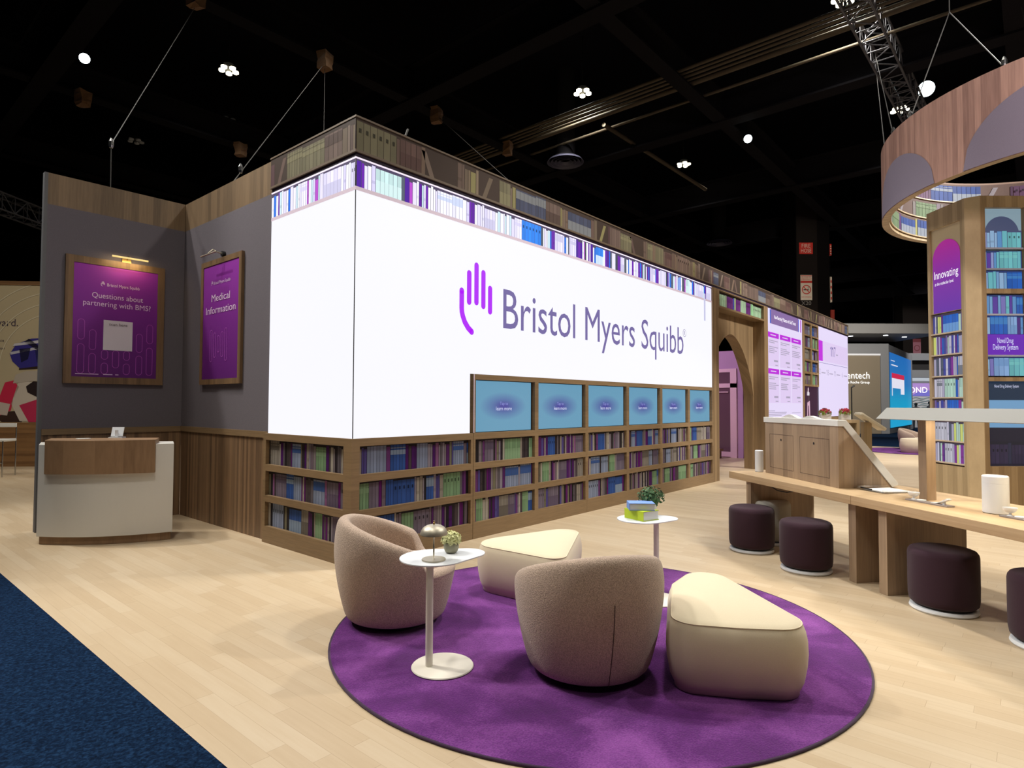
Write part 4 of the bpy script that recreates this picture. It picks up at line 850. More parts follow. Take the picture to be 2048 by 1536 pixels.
MB().box((-.14, -.16, 0), (.16, .17, .004)).box((-.14, -.16, .004), (-.136, .17, .03)).box((.156, -.16, .004), (.16, .17, .03)).build('tray', 'acrylic', t); MB().box((-.10, -.12, .005), (.13, .15, .012)).build('paper_stack', 'paper', t); MB().tube([(-.12, -.13, .018), (.02, -.145, .018)], .006, 8).build('pen', 'black', t)
def device(label, u, v):
    t = thing('display_device', label, 'device', tp(u, v, .74), TA, 'white device displays on the long table')
    MB().box((-.02, -.035, 0), (.36, .035, .012)).build('tray', mat('grey_tray', rgb(150, 140, 138), .5), t, bevel=.003)
    mb = MB(); rows = []
    for i in range(7):
        a = PI*.5*i/6; rows.append([(.03+(.006+.036*math.sin(a))*math.cos(q), (.006+.036*math.sin(a))*math.sin(q), .032+.036*(1-math.cos(a))) for q in [PI*.15+2*PI*k/24 for k in range(24)]])
    k, m_ = mb.grid(rows, True); mb.cap(k, m_, 0, True); mb.build('cup', 'white', t, smooth=True); MB().lathe([(.02, .012), (.008, .02), (.008, .034)], 20, (.03, 0, 0)).build('stem', 'white', t)
    MB().lathe([(.034, .012), (.032, .020), (.01, .022)], 28, (.10, 0, 0)).build('pad', 'white', t, smooth=True)
    mb = MB(); mb.prism([(.20, .016), (.26, .020), (.335, .062), (.352, .058), (.35, .052), (.30, .030), (.24, .012), (.20, .012)], -.018, .018, lambda a, b, h: (a, h, b)); mb.build('pen_holder', 'white', t, bevel=.003); MB().box((.295, -.008, .012), (.31, .008, .045)).build('support', 'white', t)
device('white cup-topped device display at the foot of the canopy lamp post', 2.19, .30); device('white cup-topped device display at the right edge, past the big canister', 2.93, .34)

# ---- stools --------------------------------------------------------------------------------
def stool(label, loc, m='plum', r=.222, h=.45, group='plum felt drum stools'):
    t = thing('drum_stool', label, 'stool', loc, 0, group)
    MB().lathe([(r-.035, 0), (r-.012, .002), (r-.006, .012), (r-.012, .03), (r-.03, .032)], 56).build('base_ring', 'white', t, smooth=True, auto=.7); MB().lathe([(r-.04, .03), (r-.04, .05)], 40).build('gap_ring', 'black', t)
    MB().lathe([(r-.05, .046), (r-.022, .048), (r-.008, .062), (r-.002, .10), (r, .20), (r, h-.05), (r-.004, h-.028), (r-.016, h-.010), (r-.036, h-.002), (r-.08, h), (.002, h+.003)], 56, capt=False).build('body', m, t, smooth=True)
    return t
s0 = stool('dark plum drum stool at the far end of the long table, leftmost one', W(2.48, 6.35))
for lab, l in (('dark plum drum stool second from the left, before the paired table legs', W(2.68, 5.60)), ('dark plum drum stool between the table legs and the right edge, third from the left', W(3.18, 4.54)), ('dark plum drum stool cut off by the right edge of the picture', W(3.36, 3.83))): copy_tree(s0.o, l, 0, lab, 'plum felt drum stools')
stool('light grey drum stool half hidden behind the leftmost plum stool', W(2.83, 6.70), 'stoolgrey', .20, .46, None)

# ---- console, planters, kiosk behind ------------------------------------------------------------
KA = math.atan2(-.52, .44)
t = thing('console_shelf', 'small open oak console shelf with flower boxes on it, behind the demo cabinet', 'shelf', (8.10, -1.95, 0), KA)
mb = MB()
for a, b in (((-.05, 0, 1.19), (.69, .45, 1.245)), ((-.05, 0, 0), (.0, .45, 1.19)), ((.64, 0, 0), (.69, .45, 1.19)), ((0, 0, .55), (.64, .45, .6)), ((0, .42, 0), (.64, .45, 1.19))): mb.box(a, b)
mb.build('case', 'tower', t)
mb = MB(); books(mb, (0, .40, .6), LX, LZ, .64, .5, 5, PAL_COOL, SET_COOL, BACKP, scale=2.2); mb.build('book_graphic', 'bookprint', t)
def planter(label, u, seed):
    p = Vector((8.10, -1.95))+Vector((math.cos(KA), math.sin(KA)))*u+Vector((-math.sin(KA), math.cos(KA)))*.12
    t = thing('flower_planter', label, 'planter', (p.x, p.y, 1.245), KA, 'flower boxes on the console')
    MB().box((-.085, -.05, 0), (.085, .05, .10)).build('box', 'offwhite', t, bevel=.004)
    mb = MB(); foliage(mb, 110, .10, .11, .5, seed, .04, -.1); mb.build('leaves', 'lightleaf', t); mb = MB(); foliage(mb, 140, .085, .14, .5, seed+1, .04, -.1); mb.build('blooms', 'bloom', t)
planter('white flower box of red blooms on the console, left one', .16, 60); planter('white flower box of red blooms on the console, right one', .50, 70)
kp = W(6.62, 11.4)
t = thing('tablet_kiosk', 'cream slanted tablet kiosk on a pinkish wood post, beyond the demo cabinet', 'kiosk', kp, fR)
MB().box((-.05, 0, 0), (.09, .12, 1.18)).build('post', 'tower', t)
KM = Matrix.Translation((.07, .05, 1.165)) @ Matrix.Rotation(math.radians(33), 4, 'Y')
MB().box((-.28, -.13, 0), (.28, .13, .07), M4=KM).build('housing', mat('kiosk_cream', rgb(236, 226, 200), .5), t, bevel=.03); MB().box((-.20, -.09, .068), (.18, .09, .0725), M4=KM).build('screen', 'black', t)

# ---- far lounge: rug, pouf, armchair ---------------------------------------------------------------
disc('round_rug', W(13.2, 19.8)[:2], 1.68, .012, 'rug', 'rugedge', 'distant round purple rug under the far pouf and armchair')
q = W(12.75, 19.3); pouf('distant beige rounded pouf on the far purple rug', [(q[0], q[1], .45), (q[0]+.25, q[1]-.25, .42), (q[0]+.1, q[1]-.3, .42)], .42, .03)
copy_tree(c1.o, W(13.55, 20.7, RZ), fR+math.radians(-50), 'distant pink tub armchair on the far purple rug, beside the lamp post', None)
if 'group' in D.objects['tub_armchair.002']: del D.objects['tub_armchair.002']['group']

# ---- bookcase tower and ring ------------------------------------------------------------------------
# tower frame: local x = to the right of the view, y = away
tw = thing('bookcase_tower', 'tall oak tower with lit book shelves and the Innovating arch, at right', 'tower', W(7.0, 8.1), fR)
TZT = 4.19
def tl(l, d): return Vector((l-7.0, d-8.1))
A_, B_, C_, Dd = tl(5.83, 8.52), tl(5.86, 7.85), tl(5.985, 7.745), tl(9.2, 7.745)
poly = [A_, B_, C_, C_+Vector((0.0, .10)), Dd+Vector((0, .10)), tl(9.2, 9.4), tl(6.2, 9.4)]
core_ = [(A_.x+.09, A_.y), (B_.x+.09, B_.y+.02), (C_.x+.02, C_.y+.12), (Dd.x, Dd.y+.12), (tl(9.2, 9.3).x, 1.2), (tl(6.55, 9.3).x, 1.2)]
MB().prism(core_, 0, TZT-.02).build('core', 'tower', tw)
# chamfer pilaster
mb = MB(); mb.prism([(B_.x, B_.y), (C_.x, C_.y), (C_.x+.03, C_.y+.12), (B_.x+.1, B_.y+.03)], 0, TZT); mb.build('pilaster', 'tower', tw)
# left face: a frame around the tall panel
lu = (B_-A_).normalized(); lw = (B_-A_).length; ln = Vector((lu.y, -lu.x))
LO = Vector((A_.x, A_.y, 0)); LU3 = Vector((lu.x, lu.y, 0)); LN3 = LU3.cross(LZ)
def lbox(mb, a, b, z0, z1, d0, d1):
    M4 = Matrix(((LU3.x, -LN3.x, 0, LO.x), (LU3.y, -LN3.y, 0, LO.y), (0, 0, 1, 0), (0, 0, 0, 1))); mb.box((a, d0, z0), (b, d1, z1), M4=M4)
mb = MB(); a0, a1 = .045, lw-.075
lbox(mb, 0, a0, 0, TZT, 0, .10); lbox(mb, a1, lw, 0, TZT, 0, .10); lbox(mb, a0, a1, 0, .70, 0, .10); lbox(mb, a0, a1, 3.93, TZT, 0, .10); mb.build('side_frame', 'tower', tw)
# arch panel on top
pw = a1-a0; zA, zB = 2.76, 3.93
mb = MB(); rect(mb, LO, LU3, LZ, a0, a1, zA, zB, -.03); mb.build('arch_surround', mat('pale_ribbed_board', rgb(196, 176, 140), .6), tw)
def lpt(a, z, off): return LO+LU3*a+LZ*z+LN3*off
mb = MB(); m0, m1 = a0+.03, a1-.03; r_ = (m1-m0)/2; cz = 3.50; pts = [(m0, zA), (m1, zA)]+[((m0+m1)/2+r_*math.cos(PI*i/24), cz+r_*math.sin(PI*i/24)) for i in range(25)]
mb.face([lpt(a, z, -.022) for a, z in pts], uv=[(0, (z-zA)/(cz+r_-zA)) for a, z in pts]); ip = mb.build('arch_screen', 'innov', tw)
mb = MB(); text(mb, 'Innovating', lpt((m0+m1)/2, 3.235, -.02), LU3, LZ, w=.43, h=.105, off=.004); mb.build('lettering', 'screenwhite', ip)
mb = MB(); text(mb, 'at the molecular level.', lpt((m0+m1)/2-.035, 3.145, -.02), LU3, LZ, w=.34, h=.042, off=.004); mb.build('lettering', 'screenwhite', ip)
# shelves of the left face
zs = [.73, 1.003, 1.275, 1.55, 1.825, 2.10, 2.375, 2.62]; zs = [.72+i*.291 for i in range(8)]
for i, z in enumerate(zs[:7]):
    mb = MB(); books(mb, lpt(a0, z+.018, -.035), LU3, LZ, pw, .262, 90+i, PAL_TOWER, SET_TOWER, rgb(70, 60, 78), scale=1.1, hmin=.84, pset=.14); mb.build('book_shelf', 'bookscreen', tw)
    mb = MB(); lbox(mb, a0, a1, z, z+.018, .002, .04); mb.build('shelf_edge', mat('shelf_edge_%d' % i, rgb(190, 172, 150), .6), tw)
mb = MB(); lbox(mb, a0, a1, zs[7], zA, .002, .04); mb.build('shelf_edge', 'tower', tw)
# front face: recessed lit cabinet
F0 = Vector((C_.x, C_.y, 0)); fx0, fx1 = .065, .575
def fbox(mb, x0, x1, z0, z1, d0=0, d1=.12): mb.box((F0.x+x0, F0.y+d0, z0), (F0.x+x1, F0.y+d1, z1))
mb = MB(); fbox(mb, 0.0, fx0, 0, TZT); fbox(mb, fx1, fx1+.2, 0, TZT); fbox(mb, fx0, fx1, 4.04, TZT); fbox(mb, fx0, fx1, 2.935, 2.996, .02); fbox(mb, fx0, fx1, 1.81, 1.862, .02); fbox(mb, fx0, fx1, 0, .73)
fbox(mb, fx1+.2, 3.2, 0, TZT, .0); mb.build('front_frame', wood('tower_oak_dark', rgb(124, 98, 64), rgb(166, 138, 98), 'v', .08), tw)
FX, FO = LX, F0+Vector((fx0, .06, 0)); fw_ = fx1-fx0
mb = MB(); rect(mb, FO, FX, LZ, 0, fw_, 3.53, 4.04, .0); mb.build('lit_niche', mat('pale_blue_niche', (.02, .02, .02), .5, emit=rgb(150, 176, 190), es=.7), tw)
mb = MB(); pts = [(.03, 3.56), (fw_-.03, 3.56)]+[(fw_/2+(fw_/2-.03)*math.cos(PI*i/24), 3.70+.24*math.sin(PI*i/24)) for i in range(25)]
mb.face([FO+Vector((a, -.004, z)) for a, z in pts]); mb.build('niche_arch', mat('slate_arch', (.02, .02, .02), .5, emit=rgb(74, 84, 120), es=.7), tw)
for i, (z, h) in enumerate(((3.53, .225), (3.262, .232), (2.998, .236), (2.675, .245), (2.417, .24), (1.88, .245))):
    mb = MB()
    if i == 0:
        books(mb, FO+Vector((0, -.006, z)), FX, LZ, fw_, h, 140, PAL_COOL, SET_COOL, rgb(74, 84, 120), scale=1.5, tall=.99, hmin=.86)
    else: books(mb, FO+Vector((0, 0, z)), FX, LZ, fw_, h, 140+i, PAL_COOL, SET_COOL, rgb(44, 60, 110), scale=1.5, hmin=.86)
    mb.build('book_shelf', 'bookscreen', tw)
M['cool_edge'] = mat('cool_shelf_edge', rgb(150, 150, 160), .5)
for z in (3.508, 3.24, 2.653, 2.125): mb = MB(); fbox(mb, fx0, fx1, z, z+.022, .03, .058); mb.build('shelf_edge', 'cool_edge', tw)
mb = MB(); rect(mb, FO, FX, LZ, 0, fw_, 2.147, 2.412, .01); nv = mb.build('title_screen', 'novel', tw)
rect_fix = nv
mb = MB(); text(mb, 'Novel Drug', FO+Vector((.262, -.01, 2.30)), FX, LZ, w=.205, h=.066, off=.006); mb.build('lettering', 'screentext', nv)
mb = MB(); text(mb, 'Delivery System', FO+Vector((.262, -.01, 2.215)), FX, LZ, w=.32, h=.066, off=.006); mb.build('lettering', 'screentext', nv)
mb = MB(); rect(mb, FO, FX, LZ, 0, fw_, 1.57, 1.81, .002, rgb(32, 52, 76)); rect(mb, FO, FX, LZ, 0, fw_, 1.22, 1.57, .002, rgb(124, 172, 214)); rect(mb, FO, FX, LZ, 0, fw_, .73, 1.22, .002, rgb(34, 30, 46))
books(mb, FO+Vector((0, -.003, .76)), FX, LZ, fw_, .28, 201, [rgb(*c) for c in ((40, 34, 60), (58, 34, 66), (44, 44, 66), (36, 40, 56))], [(rgb(50, 40, 66), rgb(44, 36, 60))], rgb(30, 28, 40), scale=1.5)
dsc = mb.build('display_screen', 'bookscreen', tw); mb = MB(); text(mb, 'Novel Drug Delivery System', FO+Vector((.27, -.004, 1.73)), FX, LZ, w=.31, h=.036, off=.004); mb.build('lettering', 'screentext', dsc)

RC = Vector(W(7.97, 7.95)); RR, RZ0, RZ1 = 2.66, 4.30, 5.36
rg = thing('hanging_ring', 'big wooden ring sign hanging around the tower, mauve arches outside and books inside', 'ring sign', (RC.x, RC.y, RZ0), fR)
NR = 160
def rp(a, z, r): return (r*math.cos(a), r*math.sin(a), z)
# outer skin in a plank-like strip pattern by arc length: give it its own flat-mapped wood
m_ring, nt, p_ = newmat('ring_oak_planks')
tc = N(nt, 'ShaderNodeTexCoord'); sp = N(nt, 'ShaderNodeSeparateXYZ'); L(nt, tc.outputs['Object'], sp.inputs[0])
ang = mathn(nt, 'MULTIPLY', mathn(nt, 'ARCTAN2', sp.outputs[1], sp.outputs[0]), RR)
wn = N(nt, 'ShaderNodeTexWhiteNoise', noise_dimensions='1D'); L(nt, mathn(nt, 'FLOOR', mathn(nt, 'DIVIDE', ang, .07)), wn.inputs['W'])
cb = N(nt, 'ShaderNodeCombineXYZ'); L(nt, ang, cb.inputs[0]); L(nt, mathn(nt, 'ADD', mathn(nt, 'MULTIPLY', sp.outputs[2], .06), wn.outputs[0]), cb.inputs[1])
no = N(nt, 'ShaderNodeTexNoise'); no.inputs['Scale'].default_value = 45; no.inputs['Detail'].default_value = 6; L(nt, cb.outputs[0], no.inputs['Vector'])
L(nt, ramp(nt, mathn(nt, 'SUBTRACT', mathn(nt, 'ADD', mathn(nt, 'MULTIPLY', wn.outputs[0], .5), mathn(nt, 'MULTIPLY', no.outputs[0], .75)), .12), [(.12, rgb(130, 94, 84)), (.9, rgb(188, 146, 130))]).outputs[0], p_.inputs['Base Color']); p_.inputs['Roughness'].default_value = .55
HB_ = RZ1-RZ0
mb = MB(); rows = [[rp(2*PI*i/NR, z, RR) for i in range(NR)] for z in (0, HB_)]; mb.grid(rows, True); mb.build('outer_band', m_ring, rg, smooth=True)
mb = MB(); mb.grid([[rp(2*PI*i/NR, 0, r) for i in range(NR)] for r in (RR-.10, RR)], True); mb.grid([[rp(2*PI*i/NR, HB_, r) for i in range(NR)] for r in (RR, RR-.10)], True); mb.grid([[rp(2*PI*i/NR, z, RR-.10) for i in range(NR)] for z in (.05, 0)], True); mb.build('rim', 'tower', rg, smooth=True, auto=.5)
mb = MB(); mb.grid([[rp(2*PI*i/NR, z, RR-.10) for i in range(NR)] for z in (HB_, .05)], True); mb.build('inner_band', mat('inner_shelf_board', rgb(128, 100, 84), .7), rg, smooth=True)
d2r = math.radians
for a0_, a1_, hh in ((153, 187, .63), (195.5, 243, .80), (252, 284, .62), (292, 330, .74), (340, 372, .6), (20, 62, .8), (70, 104, .62), (112, 144, .74)):
    mb = MB(); n = 40; lo, hi = [], []
    for i in range(n+1):
        f = i/n; a = d2r(a0_+(a1_-a0_)*f); lo.append(rp(a, .006, RR+.006)); hi.append(rp(a, .006+hh*math.sqrt(max(0, 1-(2*f-1)**2)), RR+.006))
    mb.grid([lo, hi]); mb.build('arch_print', 'ringmauve', rg, smooth=True)
for i, z in enumerate((.05, .385, .71)):
    mb = MB(); ri = RR-.103; Lg = 2*PI*ri
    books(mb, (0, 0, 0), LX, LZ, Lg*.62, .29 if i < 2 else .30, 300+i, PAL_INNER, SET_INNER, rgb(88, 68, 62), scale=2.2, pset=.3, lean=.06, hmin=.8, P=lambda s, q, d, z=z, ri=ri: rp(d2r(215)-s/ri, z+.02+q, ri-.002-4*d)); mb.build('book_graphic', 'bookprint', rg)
    mb = MB(); mb.grid([[rp(2*PI*k/NR, zz, rr) for k in range(NR)] for zz, rr in ((z, ri), (z, ri-.02), (z+.018, ri-.02), (z+.018, ri))], True); mb.build('shelf_edge', 'tower', rg)
def cable(label, pts, r=.006, name='suspension_cable', group='thin steel cables hanging from the ceiling', m='cable', parts=None):
    t = thing(name, label, 'cable', pts[0], 0, group); MB().tube(pts, r, 6).build('wire', m, t, world=True)
    if parts: MB().lathe([(.02, 0), (.03, .03), (.03, .08), (.012, .12)], 10, parts).build('shackle', 'chrome', t, world=True)
    return t
def ringtop(deg): a = fR+d2r(deg); return Vector((RC.x+(RR-.05)*math.cos(a), RC.y+(RR-.05)*math.sin(a), RZ1))
tt = Vector(W(9.0, 9.6, 9.2))
hub = Vector(W(6.05, 8.3, 6.95))
for deg, lab, tgt in ((205, 'steel cable slanting to the near side of the ring from the high shackle', hub), (176, 'steel cable running down from the high shackle to the left flank of the ring', hub), (152, 'steel cable from the lighting truss to the left end of the ring', Vector((12.2, -2.2, 9.0))), (165, 'steel cable behind the four-lamp cluster, dropping to the ring', Vector((11.6, -2.3, 9.0)))):
    p = ringtop(deg); cable(lab, [tuple(p), tuple(tgt)], .007, parts=tuple(p))
cable('steel cable rising from the high shackle to the ceiling, above the ring', [tuple(hub), tuple(hub+Vector((.1, 0, 4.2)))], .007)
cable('steel cable rising from the back of the ring toward the ceiling', [tuple(ringtop(60)), tuple(Vector(ringtop(60))+Vector((1.2, .5, 4)))], .007)

# ---- hall column, signs ---------------------------------------------------------------------
def face_frame(l, d, ang): o = Vector(W(l, d)); return o
CO = Vector(W(11.72, 25.0, .005)); CX = RH
t = struct(MB().build('column', 'column')) if False else thing('column', 'black square hall column with fire hose and no smoking signs, above the far wall', 'column', tuple(CO), fR)
MB().box((0, 0, 0), (.85, .01, 11.5)).build('front_panel', 'column', t); MB().box((-.02, .01, 0), (1.36, 1.3, 11.5)).build('shaft', mat('column_shaft', (.006, .005, .005), .8, spec=.02), t)
def sign(label, x0, x1, z0, z1, bg): 
    t2 = thing('wall_sign', label, 'sign', tuple(CO+CX*((x0+x1)/2)+LZ*z0), fR); ww = x1-x0
    MB().box((-ww/2, -.03, 0), (ww/2, -.005, z1-z0)).build('plate', bg, t2); return t2, ww
t2, ww = sign('red FIRE HOSE sign high on the black column', .10, .66, 7.71, 8.18, 'red')
mb = MB(); text(mb, 'FIRE', (0, -.03, .26), LX, LZ, w=.36, h=.15, off=.006); mb.build('lettering', 'signwhite', t2)
mb = MB(); text(mb, 'HOSE', (0, -.03, .06), LX, LZ, w=.42, h=.15, off=.006); mb.build('lettering', 'signwhite', t2)
t2, ww = sign('white and red no smoking sign on the black column, under the FIRE HOSE sign', .14, .61, 5.80, 6.84, 'signwhite')
mb = MB(); rect(mb, (0, -.03, 0), LX, LZ, -ww/2, ww/2, .99, 1.02, .003); rect(mb, (0, -.03, 0), LX, LZ, -ww/2, ww/2, .71, .80, .003)
text(mb, 'IN CASE OF', (0, -.03, .92), LX, LZ, w=.38, h=.05, off=.004); text(mb, 'EMERGENCY', (0, -.03, .83), LX, LZ, w=.42, h=.06, off=.004); text(mb, 'NO SMOKING', (0, -.03, .10), LX, LZ, w=.40, h=.05, off=.004)
for i in range(32):
    a, b = 2*PI*i/32, 2*PI*(i+1)/32; P = lambda r, s: (r*math.cos(s), -.034, .43+r*math.sin(s)); mb.face([P(.19, a), P(.19, b), P(.155, b), P(.155, a)])
mb.face([(-.14, -.035, .545), (-.115, -.035, .565), (.14, -.035, .315), (.115, -.035, .295)]); mb.build('red_marks', 'red', t2)
mb = MB(); rect(mb, (0, -.03, 0), LX, LZ, -.12, .07, .405, .445, .002); rect(mb, (0, -.03, 0), LX, LZ, .08, .11, .405, .445, .002); rect(mb, (0, -.03, 0), LX, LZ, .06, .08, .47, .54, .002); mb.build('cigarette', 'black', t2)
mb = MB(); text(mb, 'X20', (.375, 0, 5.60), LX, LZ, w=.40, h=.15, off=.01); mb.build('lettering', mat('column_number', rgb(130, 126, 120), .6), t)
def side_sign(label, z0, z1, bg, words):
    t2 = thing('wall_sign', label, 'sign', tuple(CO+CX*1.365+LZ*z0), fR); MB().box((0, -.02, 0), (.07, .5, z1-z0)).build('plate', bg, t2)
    for i in range(4): MB().box((.01, -.024, (z1-z0)*(.1+.22*i)), (.06, -.0205, (z1-z0)*(.2+.22*i))).build('sign_mark', 'signwhite' if bg == 'red' else 'red', t2)
side_sign('red sign on the right flank of the black column, seen edge on', 7.66, 8.13, 'red', 0); side_sign('white sign on the right flank of the black column, seen edge on', 5.72, 6.77, 'signwhite', 0)
tag(MB().box((1.38, -.03, 4.9), (1.52, .3, 5.40)).build('hose_cabinet', mat('dull_red_paint', rgb(150, 50, 36), .6), T(D.objects[t.o.name], t.M), world=False), 'x', 'x')
hc = D.objects['hose_cabinet']; del hc['label'], hc['category']

# ---- far booths ----------------------------------------------------------------------------------
fb = thing('far_booth', 'distant beige and grey exhibition booth lettered Genentech with a blue side screen', 'booth', W(17.0, 32, .005), fR)
def fl_(l, d): return (l-17.0, d-32)
MB().box((-2.5, 0, 0), (2.32, .3, 4.1)).build('front_wall', 'beige_wall', fb); MB().box((-2.5, -.05, 4.2), (2.75, .4, 4.72)).box((2.32, -.05, 0), (2.75, .4, 4.2)).build('frame', 'boothgrey', fb); MB().box((-2.5, -.06, 4.10), (2.32, .1, 4.19)).build('light_strip', mat('booth_light_strip', (.3, .3, .3), .5, emit=rgb(206, 204, 206), es=.8), fb)
mb = MB(); text(mb, 'Genentech', (1.73, 0, 2.88), LX, LZ, w=1.95, h=.33, align='r', off=.05); mb.build('lettering', 'litwhite', fb)
mb = MB(); text(mb, 'A Member of the Roche Group', (1.73, 0, 2.62), LX, LZ, w=2.35, h=.13, align='r', off=.05); mb.build('lettering', 'litwhite', fb)
sa, sb = Vector(fl_(19.76, 32.0)), Vector(fl_(25.4, 38.7)); sd = (sb-sa).normalized(); sn = Vector((sd.y, -sd.x)); sl = (sb-sa).length
mb = MB(); mb.prism([tuple(sa), tuple(sb), (sb.x-2, sb.y+.3), (sa.x-.4, sa.y+.3)], 0, 4.70); mb.build('side_wall', 'boothgrey', fb)
S3 = Vector((sd.x, sd.y, 0)); SO = Vector((sa.x, sa.y, 0))
mb = MB(); rect(mb, SO, S3, LZ, .15, sl-.75, .3, 4.3, .03, uv=[(0, 0), (1, 0), (1, 1), (0, 1)]); sc = mb.build('side_screen', 'seafoam', fb)
mb = MB(); rect(mb, SO, S3, LZ, .6, 4.9, 2.95, 3.22, .06); mb.build('red_bar', mat('screen_red', (.1, 0, 0), .5, emit=rgb(200, 30, 70), es=1), sc)
mb = MB(); rect(mb, SO, S3, LZ, .6, 4.9, 2.42, 2.95, .06); rect(mb, SO, S3, LZ, 3.6, 4.9, 2.1, 2.42, .06); rect(mb, SO, S3, LZ, .6, .8, 2.0, 2.42, .06); rect(mb, SO, S3, LZ, .5, 2.6, 3.62, 3.68, .06); rect(mb, SO, S3, LZ, .4, 1.6, 3.86, 3.90, .06); mb.build('white_table', mat('screen_soft_white', (.02, .02, .02), .5, emit=rgb(226, 226, 240), es=1), sc)
t = thing('hanging_fascia', 'pale grey overhead fascia with downlights, above the distant booths', 'fascia', W(17.0, 30, 4.9), fR)
MB().box((-1.2, 0, .14), (4.4, 4.0, .62)).build('fascia_board', 'fascia', t)
for x, y in ((-1, .5), (4, .5), (-1, 3.5), (4, 3.5)): MB().tube([(x, y, .62), (x, y, 6.72)], .012, 6).build('hanger_rod', 'beam', t)
for x, y in ((.35, 1.2), (1.9, .8), (-.55, 2.4), (3.3, 1.5)): MB().lathe([(.11, .115), (.11, .138)], 16, (x, y, 0)).build('downlight', 'downlight', t)
t = thing('far_booth', 'distant white booth with a BEYOND screen and wavy relief wall, beside the tower', 'booth', W(27.5, 41, .005), fR)
MB().box((-4, .2, 0), (6, .5, 5.0)).build('back_wall', mat('far_white_wall', rgb(200, 200, 206), .8), t); MB().box((-4, -.3, 4.50), (6, .3, 4.95)).box((-4, -.3, 3.35), (6, .3, 3.85)).build('header_beam', 'boothgrey', t); MB().box((-4, .1, 3.85), (1.2, .19, 4.5)).build('dark_gap', 'dark', t); MB().box((-4, 0, 3.14), (6, .19, 3.33)).build('light_strip', mat('far_light_strip', (.3, .3, .3), .5, emit=rgb(196, 204, 214), es=.8), t)
mb = MB(); rect(mb, (-4, .19, 0), LX, LZ, 0, 5.45, 2.12, 2.98, 0, rgb(190, 150, 226)); rect(mb, (-4, .19, 0), LX, LZ, 4.95, 10, 2.12, 2.98, .01, rgb(92, 10, 160)); mb.face([Vector((x, .17, z)) for x, z in ((-.6, 2.12), (.9, 2.12), (1.0, 2.45), (.3, 2.55), (-.1, 2.4))], rgb(126, 120, 220)); sc = mb.build('screen', 'bookscreen', t)
mb = MB(); text(mb, 'BEYOND', (.50, .16, 2.34), LX, LZ, w=2.1, h=.36, align='r', off=.02); mb.build('lettering', 'litwhite', sc)
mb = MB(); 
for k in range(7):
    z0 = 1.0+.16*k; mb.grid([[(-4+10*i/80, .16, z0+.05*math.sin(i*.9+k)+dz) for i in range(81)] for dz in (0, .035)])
mb.build('wave_relief', mat('wave_shadow_line', rgb(120, 150, 160), .8), t)  # flat ribbons; shade of the wavy relief is put into their colour
t = thing('column', 'distant dark column with a no smoking sign, between the far booths', 'column', W(29.5, 45, .005), fR)
MB().box((-.6, 0, 0), (2.2, 1, 11.5)).build('shaft', 'column', t); mb = MB().box((.1, -.04, 5.3), (.68, -.01, 6.4)); s_ = mb.build('no_smoking_sign', mat('dim_pink_sign', rgb(150, 96, 110), .6), t)
mb = MB()
for i in range(24):
    a, b = 2*PI*i/24, 2*PI*(i+1)/24; P = lambda r, s: (.39+r*math.cos(s), -.045, 5.72+r*math.sin(s)); mb.face([P(.22, a), P(.22, b), P(.17, b), P(.17, a)])
rect(mb, (.1, -.04, 5.3), LX, LZ, 0, .58, .85, 1.1, .004); mb.build('red_marks', mat('dim_red_mark', rgb(110, 44, 52), .6), s_)

# ---- two people far away, behind the canopy --------------------------------------------------------
def person(label, loc, rot, hgt=1.72):
    k = hgt/1.72
    J = {'pelvis': (0, 0, .94), 'waist': (0, 0, 1.10), 'chest': (0, .01, 1.30), 'neck': (0, .01, 1.46), 'head': (0, -.01, 1.56), 'crown': (0, -.005, 1.68)}
    names = list(J); V = [J[n] for n in names]; E_ = [(i, i+1) for i in range(5)]; R_ = [(.15, .11), (.14, .10), (.17, .11), (.055, .055), (.075, .09), (.06, .075)]
    for s in (-1, 1):
        b = len(V); V += [(s*.10, 0, .86), (s*.11, -.02, .48), (s*.12, .02, .08), (s*.13, -.12, .03)]; E_ += [(0, b), (b, b+1), (b+1, b+2), (b+2, b+3)]; R_ += [(.085, .085), (.06, .06), (.045, .045), (.04, .03)]
        b = len(V); V += [(s*.19, .01, 1.38), (s*.25, .03, 1.10), (s*.22, -.10, .88), (s*.21, -.15, .80)]; E_ += [(2, b), (b, b+1), (b+1, b+2), (b+2, b+3)]; R_ += [(.06, .06), (.045, .045), (.035, .035), (.04, .025)]
    me = D.meshes.new('person'); me.from_pydata([Vector(v)*k for v in V], E_, []); o = D.objects.new('person', me); COL.objects.link(o)
    me.materials.append(M['suit']); o.location = loc; o.rotation_euler = (0, 0, rot)
    sk = o.modifiers.new('skin', 'SKIN'); sb_ = o.modifiers.new('subsurf', 'SUBSURF'); sb_.levels = 1; sb_.render_levels = 1
    for v, r in zip(me.skin_vertices[0].data, R_): v.radius = (r[0]*k, r[1]*k)
    me.skin_vertices[0].data[0].use_root = True
    t = T(o, Matrix.Translation(loc) @ Matrix.Rotation(rot, 4, 'Z')); tag(t, label, 'person')
    mb = MB(); mb.lathe([(.075, -.03), (.092, .02), (.09, .07), (.06, .115), (.01, .13)], 20, (0, .012, 1.57)); mb.v = [v*k for v in mb.v]; mb.build('hair', 'hair', t, smooth=True)
    mb = MB(); mb.lathe([(.02, -.10), (.06, -.07), (.074, 0), (.07, .05), (.05, .08)], 20, (0, -.035, 1.585)); mb.v = [v*k for v in mb.v]; mb.build('face', 'skin', t, smooth=True)
person('person in dark clothes far away, standing left of the tower behind the canopy', W(24.6, 37.2), fR+2.8, 1.68); person('person in dark clothes far away, partly hidden by the left edge of the tower', W(25.6, 37.4), fR+.4, 1.78)

